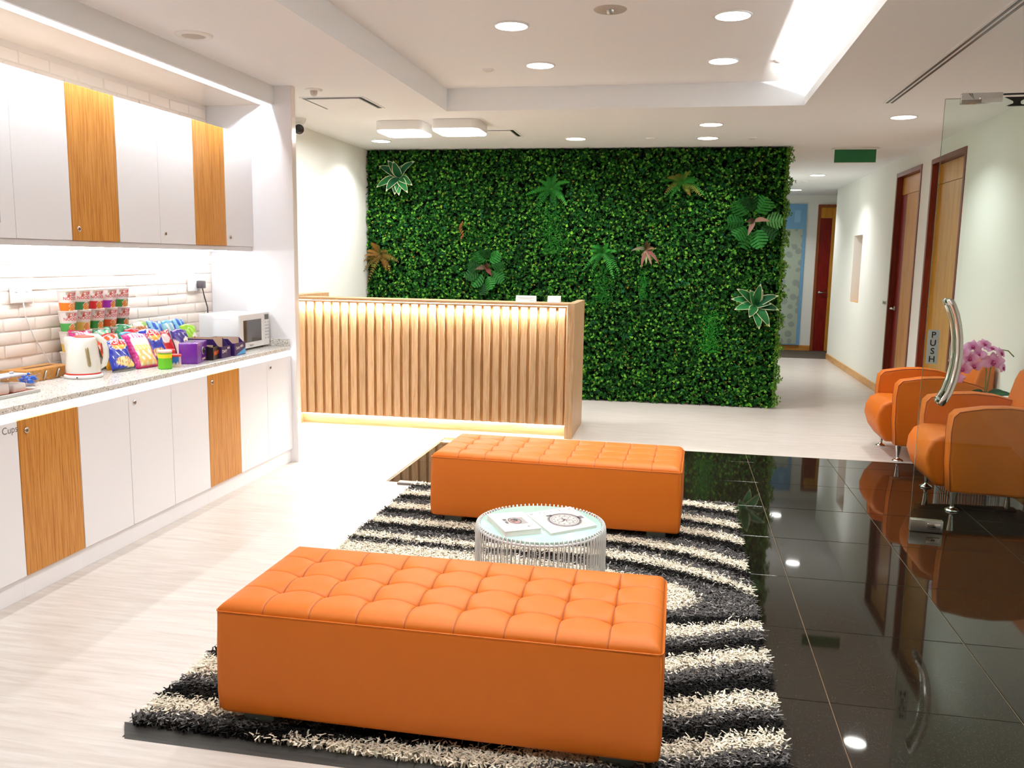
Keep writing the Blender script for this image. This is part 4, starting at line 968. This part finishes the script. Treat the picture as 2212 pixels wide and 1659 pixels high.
def monstera(x, z, label, angs, extra):
    t = thing('monstera', label, 'wall plant', (x, 9.035, z), group='split leaf plants on the leafy wall')
    for a, R_, L, c in angs:
        a = math.radians(a); d = Vector((math.cos(a)+random.uniform(-.25, .25), random.uniform(-.6, -.1), math.sin(a)+random.uniform(-.2, .2))).normalized(); nn = Vector((random.uniform(-.5, .5), -1, random.uniform(0, .6))); nn = (nn-d*nn.dot(d)).normalized(); sd = d.cross(nn); base = Vector((math.cos(a)*R_, -.03, math.sin(a)*R_))
        m = MB(); k = 6; cc = lin(c); V = []; F = []
        for i in range(k):
            for sg in (-1, 1):
                s0, s1 = i/k, (i+.70)/k; w0 = L*.5*math.sin(PI*(.18+.80*s0))**.8; w1 = L*.5*math.sin(PI*(.18+.80*s1))**.8
                p = lambda s_, w, b: tuple(base+d*L*(s_+.28*w/L*2*.5)+sd*sg*w+nn*(.04*L-abs(w)*.25)+Vector((0, 0, -.12*L*s_*s_)))
                o_ = len(V); V += [p(s0, 0, 0), p(s1+.18/k, 0, 0), p(s1, w1*.6, 0), p(s1, w1, 0), p((s0+s1)/2+.03, (w0+w1)*.53, 0), p(s0, w0*.97, 0), p(s0, w0*.6, 0)]
                F.append(tuple(o_+j for j in range(7)))
        m.add(V, F, 0, False, [tuple(np.array(cc)*random.uniform(.8, 1.2)) for _ in V])
        m.tube([(0, 0, 0), tuple(base*.6+Vector((0, -.01, 0))), tuple(base)], .003, 5, col=lin('#2a5a22')); m.build('leaf', M_LEAF, t, world=False)
    for a, L, c in extra:
        a = math.radians(a); blade(t, 'leaf', (0, -.02, 0), (math.cos(a), -.5, math.sin(a)), (0, -1, .4), L, .05, lambda u, s, c=c: c)
mg = ['#1c5a1e', '#144a18', '#246a26', '#0f3c12']
monstera(-2.02, 1.37, 'split leaf plant low on the left half of the leafy wall', [(120, .07, .15, mg[0]), (55, .08, .16, mg[2]), (15, .07, .15, mg[1]), (-30, .08, .15, mg[0]), (-75, .09, .14, mg[2]), (-120, .08, .15, mg[0]), (-160, .09, .15, mg[1]), (165, .07, .14, mg[3]), (90, .10, .13, mg[3]), (-100, .16, .12, mg[3])], [(60, .11, '#4a2a22'), (170, .13, '#5a4638'), (-35, .10, '#5a2a26')])
monstera(.70, 1.88, 'split leaf plant sticking out at the right edge of the leafy wall', [(65, .09, .22, mg[2]), (135, .10, .20, mg[0]), (100, .10, .20, mg[3]), (185, .10, .18, mg[1]), (215, .10, .17, mg[0]), (250, .10, .17, mg[2]), (290, .09, .18, mg[2]), (-35, .09, .17, mg[3]), (5, .11, .17, '#4a8042')], [(15, .18, '#8a6a5a'), (-120, .14, '#8a6a60'), (170, .10, '#4a3a2a')])

# ================================================================ rug
RX0, RX1, RY0, RY1 = -1.625, .372, 2.245, 5.235
kx = {'U': [[(-1.6, 3.96), (-.95, 3.94), (-.5, 3.84), (0, 3.65), (.4, 3.64)], [(-1.6, 4.15), (-1.2, 4.12), (-.9, 4.11), (-.33, 4.17), (-.1, 4.12), (.03, 4.06), (.17, 3.97), (.3, 3.87), (.4, 3.74)],
            [(-1.6, 4.42), (-1.2, 4.41), (-.7, 4.40), (-.23, 4.38), (.1, 4.28), (.24, 4.20), (.4, 4.08)], [(-1.6, 4.70), (-1, 4.69), (-.3, 4.67), (.06, 4.64), (.27, 4.58), (.4, 4.51)],
            [(-1.6, 4.99), (-1, 4.97), (-.3, 4.93), (.06, 4.88), (.28, 4.80), (.4, 4.75)], [(-1.6, 5.23), (0, 5.2), (.4, 5.1)], [(-1.6, 5.5), (.4, 5.4)]],
      'D': [[(-1.6, 3.96), (-.95, 3.94), (-.5, 3.84), (0, 3.65), (.4, 3.64)], [(-1.6, 3.2), (-.6, 3.18), (.01, 3.28), (.15, 3.33), (.27, 3.41), (.4, 3.44)], [(-1.6, 2.60), (-1, 2.72), (0, 3.0), (.14, 3.08), (.25, 3.13), (.4, 3.17)],
            [(-1.6, 2.36), (-1.41, 2.37), (-.8, 2.48), (0, 2.68), (.13, 2.72), (.24, 2.79), (.4, 2.81)], [(-1.6, 2.13), (-1.25, 2.18), (-1.1, 2.235), (-.9, 2.25), (-.4, 2.29), (0, 2.43), (.12, 2.48), (.22, 2.53), (.4, 2.59)], [(-1.6, 1.95), (-.5, 2.05), (0, 2.2), (.4, 2.33)]]}
def rug_color(x, y):
    out = np.zeros(len(x), dtype=int)
    for key in 'UD':
        K = [np.interp(x, *zip(*k)) for k in kx[key]]
        for i in range(len(K)-1):
            lo, hi = (K[i], K[i+1]) if key == 'U' else (K[i+1], K[i])
            m = (y >= lo) & (y < hi); fr = (y-lo)/np.maximum(hi-lo, 1e-6); fr = fr if key == 'U' else 1-fr
            c = np.where(fr < .19, 2, np.where(fr < .48, 1, np.where(fr < .82, 0, 2)))
            if i == 0: c = np.where((fr < .40), np.where(x < .14-.10*(fr/.40)**2, 2, 1), np.where(fr < .6, 1, np.where(fr < .84, 0, 2)))
            out = np.where(m, c, out)
    return out
rug = thing('shag_rug', 'black, grey and cream zebra patterned shag rug under the benches', 'rug', ((RX0+RX1)/2, (RY0+RY1)/2, .0012))
MB().box(RX0+.015, RX1-.015, RY0+.015, RY1-.015, .0012, .012).build('backing', mat('rug_backing', '#1c1a18', .95, spec=.05), rug)
NS = 150000
x = rng.uniform(RX0, RX1, NS); y = rng.uniform(RY0, RY1, NS)
jit = .012; cid = rug_color(x+rng.normal(0, jit, NS), y+rng.normal(0, jit, NS))
base = np.array([lin('#131211'), lin('#565453'), lin('#efe7d3')])
col = base[cid]*rng.uniform(.72, 1.18, (NS, 1)); mix = (rng.random(NS) < .10) & (cid == 1); col[mix] = lin('#a09c98')
mix = (rng.random(NS) < .10) & (cid == 0); col[mix] = lin('#33302e')
a = rng.uniform(0, 2*PI, NS); ln = rng.uniform(.5, 1.1, NS)*.030; hh = .010+rng.uniform(.55, 1.1, NS)*.020
P0_ = np.stack([x, y, np.full(NS, .011)], 1)
dx, dy = np.cos(a)*ln, np.sin(a)*ln
P1_ = P0_+np.stack([dx*.35, dy*.35, hh*.75], 1); a2 = a+rng.normal(0, .9, NS)
P2_ = P1_+np.stack([np.cos(a2)*ln*.7, np.sin(a2)*ln*.7, hh*.12*rng.uniform(-1.2, 1.6, NS)], 1)
sx, sy = -np.sin(a)*.0028, np.cos(a)*.0028
sd = np.stack([sx, sy, np.zeros(NS)], 1)
V = np.stack([P0_-sd, P0_+sd, P1_-sd*1.1, P1_+sd*1.1, P2_-sd*.8, P2_+sd*.8], 1).reshape(-1, 3)
i = np.arange(NS)*6; F = np.concatenate([np.stack([i, i+1, i+3, i+2], 1), np.stack([i+2, i+3, i+5, i+4], 1)])
pl = bulk('pile', V-np.array(rug.location), F, M_YARN, np.repeat(col, 6, 0), rug); pl['kind'] = 'stuff'

# ================================================================ benches
def bench(label, loc, rz):
    t = thing('bench', label, 'bench', loc, rz, 'tufted orange benches on the rug')
    L, D, z0, zs = 1.352, .575, .053, .379; nx, ny = 9, 4
    pro = [(-L/2+.006, -D/2+.006), (L/2-.006, -D/2+.006), (L/2-.006, D/2-.006), (-L/2+.006, D/2-.006)]
    b = bmesh.new(); rings = []
    for z, g in ((z0, -.004), (z0+.012, .003), (.12, .006), (.25, .005), (zs-.01, .001), (zs, -.001)):
        r = .022; ring = []
        for sx, sy, t0 in ((-1, -1, PI), (1, -1, 1.5*PI), (1, 1, 0), (-1, 1, PI/2)):
            for k in range(4): ring.append(b.verts.new((sx*(L/2+g-r)+r*math.cos(t0+k*PI/6), sy*(D/2+g-r)+r*math.sin(t0+k*PI/6), z)))
        rings.append(ring)
    for q, w in zip(rings, rings[1:]):
        for k in range(16): b.faces.new((q[k], q[(k+1) % 16], w[(k+1) % 16], w[k]))
    b.faces.new(rings[0][::-1]); b.faces.new(rings[-1])
    MB().bm(b, 0, True).build('body', M_LEATH, t, world=False)
    cell = [0, .012, .03, .07, .14, .24, .36, .5, .64, .76, .86, .93, .97, .988]
    us = [i+c for i in range(nx) for c in cell]+[nx]; vs = [i+c for i in range(ny) for c in cell]+[ny]
    def env(u, n):
        k = min(int(u), n-1); f = u-k
        if (k == 0 and f < .5) or (k == n-1 and f > .5): return 1., (9 if k == 0 else 9), f
        return abs(math.sin(PI*f))**.62, min(f, 1-f), f
    V = []; F = []; MI = []; hp = .030
    for v in vs:
        for u in us:
            eu, du, _ = env(u, nx); ev, dv, _ = env(v, ny)
            z = hp*(1-(1-eu)*(1-ev)); z -= .0035*math.exp(-(du/.018)**2)+.0035*math.exp(-(dv/.022)**2)
            X = (u/nx-.5)*(L-.004); Y = (v/ny-.5)*(D-.004)
            e = min(L/2-.002-abs(X), D/2-.002-abs(Y)); s_ = max(0, min(1, e/.055)); z = z*math.sqrt(1-(1-s_)**2) if s_ < 1 else z
            c = max(0, 1-math.hypot(max(0, .022-(L/2-.002-abs(X))), max(0, .022-(D/2-.002-abs(Y))))/.022) if e < .022 else 1
            V.append((X*(1-.004*(1-c)), Y*(1-.010*(1-c)), zs+z))
    m = len(us)
    seam = lambda q, w, n: abs(q-round(q)) < 1e-6 and 0 < round(q) < n or (abs(w-round(w)) < 1e-6 and 0 < round(w) < n)
    top = MB(); FF = {0: [], 1: []}
    for i in range(len(vs)-1):
        for j in range(m-1):
            su = seam(us[j], us[j+1], nx) ; sv = seam(vs[i], vs[i+1], ny)
            FF[1 if (su or sv) else 0].append((i*m+j, i*m+j+1, (i+1)*m+j+1, (i+1)*m+j))
    top.add(V, FF[0], 0, True); top.f += FF[1]; top.m += [1]*len(FF[1]); top.sm += [True]*len(FF[1])
    top.build('tufted_top', [M_LEATH, M_SEAM], t, world=False)
    p = MB(); rc = .018; e1, e2 = L/2+.001, D/2+.001; ring = []
    for sx, sy, t0 in ((-1, -1, PI), (1, -1, 1.5*PI), (1, 1, 0), (-1, 1, PI/2)):
        for k in range(5): ring.append((sx*(e1-rc)+rc*math.cos(t0+k*PI/8), sy*(e2-rc)+rc*math.sin(t0+k*PI/8), zs))
    p.tube(ring, .0022, 6, 0, closed=True)
    for sx in (-1, 1):
        for sy in (-1, 1): p.tube([(sx*(L/2-.004), sy*(D/2-.004), z0+.006), (sx*(L/2-.002), sy*(D/2-.002), .2), (sx*(L/2-.006), sy*(D/2-.006), zs)], .0019, 5, 0)
    p.build('piping', M_SEAM if False else M_LEATH, t, world=False)
    lg = None
    for sx in (-1, 1):
        for sy in (-1, 1):
            if lg is None: lg = MB().box(-.05, .05, -.03, .03, 0, z0, bev=.002, seg=1).build('leg', mat('leg_grey', '#55605a', .4), t, world=False); o = lg
            else: o = lg.copy(); COL.objects.link(o); o.parent = t
            o.location = (sx*(L/2-.12), sy*(D/2-.06), 0)
    return t
b1 = bench('tufted orange leather bench at the front edge of the rug', (-.677, 2.588, .0122), 0)
b2 = bench('tufted orange leather bench behind the wire drum table', (-.617, 4.735, .0122), -.028)

# ================================================================ wire tables and magazines
def wire_table(label, x, y, z, R_, h, n, name='drum_table'):
    t = thing(name, label, 'table', (x, y, z), group='white wire drum tables')
    MB().lathe([(R_*.925, h-.018), (R_*.93, h-.016), (R_*.93, h-.010), (R_*.925, h-.008)], 64).build('glass_top', M_MINT, t, world=False)
    def ring(r, zz, q): return [(r*math.cos(2*PI*k/64), r*math.sin(2*PI*k/64), zz) for k in range(64)]
    MB().tube(ring(R_*.945, h-.024, .006), .006, 8, closed=True).build('top_ring', M_WIRE, t, world=False)
    MB().tube(ring(R_*.965, .008, .006), .006, 8, closed=True).build('base_ring', M_WIRE, t, world=False)
    MB().tube(ring(R_*.72, .008, .006), .005, 8, closed=True).build('base_ring', M_WIRE, t, world=False)
    P = [(R_*.70, 0, .014), (R_*.93, 0, .014), (R_*.985, 0, .022), (R_*.998, 0, .05), (R_, 0, h*.5), (R_, 0, h-.045), (R_*.995, 0, h-.02), (R_*.98, 0, h-.006), (R_*.96, 0, h-.003), (R_*.945, 0, h-.008), (R_*.942, 0, h-.02)]
    w = MB().tube(P, .0027, 6).build('wire', M_WIRE, t, world=False)
    for k in range(1, n):
        o = w.copy(); COL.objects.link(o); o.parent = t; o.rotation_euler = (0, 0, 2*PI*k/n)
    return t
TH = .352
wire_table('white wire drum table with pale mint glass top between the benches', -.541, 3.535, .0122, .278, TH, 88)
zt = .0122+TH-.008+.0005
def flat_book(name, label, cor, z, th, cover, prints, pages):
    c = [Vector((*p, 0)) for p in cor]; o = (c[0]+c[2])/2; t = thing(name, label, 'book' if th > .012 else 'magazine', (o.x, o.y, z))
    m = MB(); q = [tuple(p-o) for p in c]
    ins = [tuple(Vector(p)*.985) for p in q]
    MB().prism([p[:2] for p in ins], 2, .0015, th-.0015).build('pages', pages, t, world=False)
    MB().prism([p[:2] for p in q], 2, 0, .0014).prism([p[:2] for p in q], 2, th-.0014, th).build('cover', cover, t, world=False)
    A, ux, uy = Vector(q[0]), Vector(q[1])-Vector(q[0]), Vector(q[3])-Vector(q[0])
    def at(u, v, dz=0): p = A+ux*u+uy*v; return (p.x, p.y, th+.0003+dz)
    prints(t, at, ux, uy, th)
MPG = mat('paper_edges', '#e9e7e3', .7); MCV = mat('cover_white', '#f2f0ee', .35)
mgr = [mat('ink_tone', c, .5) for c in ('#9a9391', '#6f6869', '#4c4748', '#bdb7b4', '#9c6a62', '#2c2828')]
def disc(at, u, v, ru, rv, m, mtl_i, dz=0, r0=0., n=40, a0=0, a1=2*PI):
    o = len(m.v); V = []; F = []
    for k in range(n+1):
        a = a0+(a1-a0)*k/n; V += [at(u+ru*r0*math.cos(a), v+rv*r0*math.sin(a), dz), at(u+ru*math.cos(a), v+rv*math.sin(a), dz)]
    for k in range(n): F.append((2*k, 2*k+1, 2*k+3, 2*k+2))
    m.add(V, F, mtl_i)
def pr_small(t, at, ux, uy, th):
    m = MB(); m.add([at(.22, .30), at(.80, .30), at(.80, .66), at(.22, .66)], [(0, 1, 2, 3)], 3)
    m.add([at(.55, .30, .0001), at(.80, .30, .0001), at(.80, .66, .0001), at(.55, .66, .0001)], [(0, 1, 2, 3)], 0)
    disc(at, .52, .48, .17, .17, m, 2, .0002, .82); disc(at, .52, .48, .13, .13, m, 4, .0002, .1, a0=.3, a1=4.2); disc(at, .52, .48, .11, .11, m, 5, .0003, .55, a0=3.6, a1=6.2); disc(at, .55, .45, .05, .05, m, 5, .0003, .3); disc(at, .47, .52, .035, .035, m, 2, .0003, .2)
    m.add([at(.24, .36, .0002), at(.33, .36, .0002), at(.33, .44, .0002), at(.24, .44, .0002)], [(0, 1, 2, 3)], 5); m.add([at(.24, .48, .0002), at(.31, .48, .0002), at(.31, .60, .0002), at(.24, .60, .0002)], [(0, 1, 2, 3)], 2)
    m.add([at(.66, .80), at(.78, .80), at(.78, .82), at(.66, .82)], [(0, 1, 2, 3)], 1); m.add([at(.71, .76), at(.73, .76), at(.73, .84), at(.71, .84)], [(0, 1, 2, 3)], 1)
    m.build('cover_print', mgr, t, world=False)
def pr_big(t, at, ux, uy, th):
    m = MB(); m.add([at(.22, .24), at(.86, .24), at(.86, .86), at(.22, .86)], [(0, 1, 2, 3)], 3)
    disc(at, .54, .55, .32, .31, m, 1, .0001, .86); disc(at, .54, .55, .26, .25, m, 0, .0001, .9); disc(at, .54, .55, .30, .29, m, 2, .0002, .985)
    disc(at, .54, .55, .33, .32, m, 2, .0002, .985)
    for k in range(12):
        a = k*PI/6; disc(at, .54+.2*math.cos(a), .55+.19*math.sin(a), .02, .018, m, 1, .0002, 0, 10)
        disc(at, .54+.295*math.cos(a), .55+.285*math.sin(a), .012, .012, m, 5, .0003, 0, 8)
    for u, v in ((.46, .55), (.60, .47), (.60, .64)): disc(at, u, v, .07, .065, m, 2, .0003, .86)
    disc(at, .54, .55, .03, .03, m, 4, .0004, 0, 12)
    for a in (.5, 2.6, 4.4): m.add([at(.54-.01*math.sin(a), .55+.01*math.cos(a), .0004), at(.54+.17*math.cos(a), .55+.17*math.sin(a), .0004), at(.54+.01*math.sin(a), .55-.01*math.cos(a), .0004)], [(0, 1, 2)], 5)
    m.add([at(.84, .47, .0001), at(.95, .47, .0001), at(.95, .60, .0001), at(.84, .60, .0001)], [(0, 1, 2, 3)], 1); m.add([at(.30, .24, .0001), at(.42, .24, .0001), at(.42, .30, .0001), at(.30, .30, .0001)], [(0, 1, 2, 3)], 2)
    m.build('cover_print', mgr, t, world=False)
    l = MB(); e = ux.normalized(); w = -uy.normalized(); p = at(.5, .14); text_on(l, 'ROLEX', .034, p, e, w, spacing=2.6, bold=.004); l.build('lettering', mgr[1], t, world=False)
flat_book('book', 'thick white book with a small watch picture on the glass table', [(-.775, 3.525), (-.630, 3.597), (-.514, 3.387), (-.650, 3.304)], zt, .024, MCV, pr_small, MPG)
flat_book('magazine', 'white watch magazine with a large dial picture on the glass table', [(-.634, 3.615), (-.455, 3.765), (-.312, 3.520), (-.484, 3.362)], zt, .0115, MCV, pr_big, MPG)
# magazine sits clear of the book
bpy.data.objects['magazine'].location.x += .013; bpy.data.objects['magazine'].location.y += .004

# ================================================================ armchairs
def armchair(label, x, y, z):
    t = thing('armchair', label, 'armchair', (x, y, z), group='orange tub armchairs')
    arm = [(-.262, .128), (-.279, .30), (-.283, .50), (-.276, .588), (-.245, .622), (-.10, .648), (.03, .655), (.15, .645), (.26, .618), (.345, .585), (.345, .112), (.0, .118)]
    a = None
    for s_ in (-1, 1):
        m = MB().prism(arm, 1, s_*.235, s_*.355, bev=.022, seg=3); ob = m.build('arm', M_LEATH, t, world=False)
        p = MB()
        for yy in (.2385, .3515): p.tube([(q[0]*.985, s_*yy, q[1]-.006 if q[1] > .2 else q[1]+.004) for q in arm[:10]], .0022, 5)
        p.build('piping', M_SEAM, ob, world=False)
    MB().prism([(-.300, .130), (-.352, .20), (-.382, .29), (-.376, .36), (-.345, .42), (-.29, .447), (-.2, .448), (.2, .415), (.2, .125)], 1, -.232, .232, bev=.028, seg=3).build('seat', M_LEATH, t, world=False)
    MB().prism([(.16, .40), (.243, .61), (.280, .75), (.302, .80), (.335, .822), (.365, .812), (.385, .775), (.388, .125), (.205, .125)], 1, -.350, .350, bev=.028, seg=3).build('backrest', M_LEATH, t, world=False)
    lg = None
    for lx, ly in ((-.22, -.285), (-.22, .285), (.29, -.285), (.29, .285)):
        if lg is None: lg = MB().lathe([(.040, 0), (.041, .006), (.030, .014), (.014, .020), (.012, .030), (.0125, .034), (.023, .118), (.024, .128)], 20).build('leg', M_CHROME, t, world=False); o = lg
        else: o = lg.copy(); COL.objects.link(o); o.parent = t
        o.location = (lx, ly, 0)
    return t
armchair('orange leather armchair with chrome legs standing on the black tiles', 1.90, 5.792, .0002)
armchair('orange leather armchair farther back, at the edge of the white floor', 1.90, 7.14, .0012)

# side table with orchid between the armchairs
wire_table('white wire drum side table half hidden between the armchairs', 2.06, 6.465, .0002, .205, .46, 66, 'side_table')
t = thing('orchid', 'pink orchid in a white pot between the armchairs', 'plant', (2.10, 6.465, .0002+.452+.0005))
MB().lathe([(.05, 0), (.058, .004), (.066, .05), (.072, .095), (.074, .10), (.068, .10), (.062, .088), (0, .086)], 28, cap1=False).build('pot', M_WHT, t, world=False)
st1 = [(.01, 0, .085), (.015, -.005, .2), (.012, -.005, .30), (0, -.01, .37), (-.03, -.02, .43), (-.08, -.03, .46), (-.14, -.035, .44), (-.18, -.04, .37), (-.195, -.04, .29)]
st2 = [(.03, .01, .085), (.03, 0, .2), (.04, 0, .32), (.06, -.01, .41), (.09, -.02, .455), (.13, -.03, .45), (.17, -.03, .41)]
for p in (st1, st2): MB().tube(p, .0042, 7).build('stem', mat('stem_green', '#6a7a2c', .5), t, world=False)
for a, L, w in ((200, .17, .07), (150, .12, .07), (20, .17, .06), (-20, .19, .055), (260, .12, .07), (60, .10, .06)):
    a = math.radians(a); blade(t, 'leaf', (.02, 0, .105), (math.cos(a), math.sin(a), .55), (0, -.8, .7), L*1.15, w, lambda u, s: '#17492b' if abs(u) > .1 else '#2a6a3a', droop=.35)
def flower(p, n_, s_):
    n_ = Vector(n_).normalized(); u = n_.cross(Vector((0, 0, 1))).normalized(); w = u.cross(n_); m = MB()
    for a, L, wd_ in ((90, 1, .75), (210, .95, .65), (330, .95, .65), (10, 1.15, 1.15), (170, 1.15, 1.15)):
        a = math.radians(a); d = u*math.cos(a)+w*math.sin(a); e = d.cross(n_); V = []; F = []; C_ = []; k = 5
        for i in range(k+1):
            q = i/k; ww = wd_*.5*math.sin(PI*(.12+.83*q))
            for j in (-1, -.5, 0, .5, 1):
                V.append(tuple(Vector(p)+s_*(d*L*q+e*ww*j+n_*(.12*math.sin(PI*q)-.1*abs(j)*q)))); mixv = min(1, q*1.3)
                C_.append(tuple(np.array(lin('#cf5cab'))*(1-mixv)+np.array(lin('#edb9e2'))*mixv))
        for i in range(k): F += [(i*5+j, i*5+j+1, (i+1)*5+j+1, (i+1)*5+j) for j in range(4)]
        m.add(V, F, 0, True, C_)
    for d_, r_ in (((0, .05), .16), ((-.14, -.12), .12), ((.14, -.12), .12), ((0, -.22), .14)):
        c0 = Vector(p)+s_*(u*d_[0]+w*d_[1]+n_*.14); q = MB().lathe([(0, -r_), (r_*.8, -r_*.5), (r_, 0), (r_*.7, r_*.7), (0, r_)], 8, cap0=False, cap1=False)
        m.add([tuple(c0+s_*Vector(x_)) for x_ in q.v], q.f, 0, True, [lin('#a81a6a')]*len(q.v))
    m.add([tuple(Vector(p)+s_*(u*a_+w*b_+n_*.3)) for a_, b_ in ((-.06, .0), (.06, 0), (.0, .1))], [(0, 1, 2)], 0, False, [lin('#f6dce6')]*3)
    return m.build('flower', M_PETAL, t, world=False)
for p, n_, s_ in (((-.17, -.06, .43), (-.5, -.8, .1), .042), ((-.10, -.05, .47), (-.3, -.9, .2), .044), ((-.03, -.05, .49), (.2, -.7, .5), .040), ((-.20, -.06, .36), (-.6, -.8, 0), .042), ((-.12, -.07, .39), (-.2, -1, 0), .046),
                  ((-.16, -.07, .315), (-.3, -1, -.1), .046), ((-.09, -.07, .34), (.1, -1, -.1), .046), ((.03, -.06, .37), (.05, -1, .05), .060), ((.08, -.05, .43), (.6, -.6, .3), .040), ((.10, -.05, .33), (.7, -.6, .1), .038), ((.02, -.05, .46), (.1, -.5, .8), .042), ((-.195, -.06, .25), (-.3, -1, 0), .044), ((-.06, -.06, .42), (-.5, -.8, .3), .038)):
    flower(p, n_, s_*1.18)

# ================================================================ glass door
t = thing('glass_door', 'frameless glass door with curved steel pull handle and push plate', 'door', (1.322, 5.023, 0), math.radians(-4.5))
MB().box(0, .955, -.006, .006, .012, 2.334).build('glass_pane', M_GL, t, world=False)
MB().box(-.0012, -.0002, -.006, .006, .0722, 2.334).box(0, .072, -.006, .006, 2.3342, 2.335).build('glass_edge', M_GLE, t, world=False)
c = MB().box(.072, .266, -.018, -.0065, 2.306, 2.358, bev=.002).box(.072, .266, .0065, .018, 2.306, 2.358, bev=.002).box(.074, .264, -.007, .007, 2.335, 2.356)
c.tube([(.165, -.0215, 2.332), (.165, -.018, 2.332)], .010, 16); c.build('top_clamp', M_CHROME, t, world=False)
c = MB().box(.272, .95, -.008, .008, 2.345, 2.353).box(.30, .95, -.008, .008, 2.289, 2.296)
c.prism([(.275, 2.334), (.385, 2.334), (.368, 2.322), (.352, 2.312), (.352, 2.300), (.372, 2.290), (.285, 2.290), (.318, 2.302), (.318, 2.312), (.300, 2.322)], 1, -.010, -.0065); c.build('closer_arm', M_BLK, t, world=False)
c = MB().box(0, .168, -.018, -.0065, .003, .071, bev=.002).box(0, .168, .0065, .018, .003, .071, bev=.002).box(.002, .166, -.0065, .0065, .003, .0115); pa = c.build('floor_patch', M_ALU, t, world=False)
MB().box(.085, .155, -.026, -.018, .022, .058, bev=.003).build('lock_case', M_STEEL, pa, world=False)
MB().box(.11, .13, -.028, -.026, .034, .040).build('keyhole', M_BLK, pa, world=False)
hx = [(.098, 1.283), (.108, 1.266), (.127, 1.222), (.144, 1.160), (.156, 1.090), (.161, 1.012), (.157, .935), (.146, .863), (.128, .798), (.108, .755), (.098, .740)]
for s_ in (-1, 1):
    yy = s_*.062; P = [(hx[0][0]-.002, s_*.0065, hx[0][1]), (hx[0][0]-.002, s_*.03, hx[0][1])]+[(x_, yy, z_) for x_, z_ in hx]+[(hx[-1][0]-.002, s_*.03, hx[-1][1]), (hx[-1][0]-.002, s_*.0065, hx[-1][1])]
    MB().tube(P, .0185, 16).build('pull_handle', M_STEEL, t, world=False)
pp = MB().box(.010, .068, -.0075, -.0061, .944, 1.128).build('push_plate', mat('plate_silver', '#a9b0aa', .4), t, world=False)
l = MB()
for k, ch in enumerate('PUSH'): text_on(l, ch, .046, (.039, -.0079, 1.086-.044*k), (1, 0, 0), (0, 0, 1), bold=.02)
l.build('lettering', M_TXT, pp, world=False)
t = thing('door_plate', 'small silver sign plate beside the door with the red strip', 'sign', (XR-.002, 10.53, 1.03))
MB().box(-.004, 0, -.08, .08, 0, .035).build('plate', M_ALU, t, world=False)
b = MB()
for z in (.008, .018): b.box(-.0046, -.004, -.06, .06, z, z+.006)
b.build('print_lines', M_DKGREY, t, world=False)
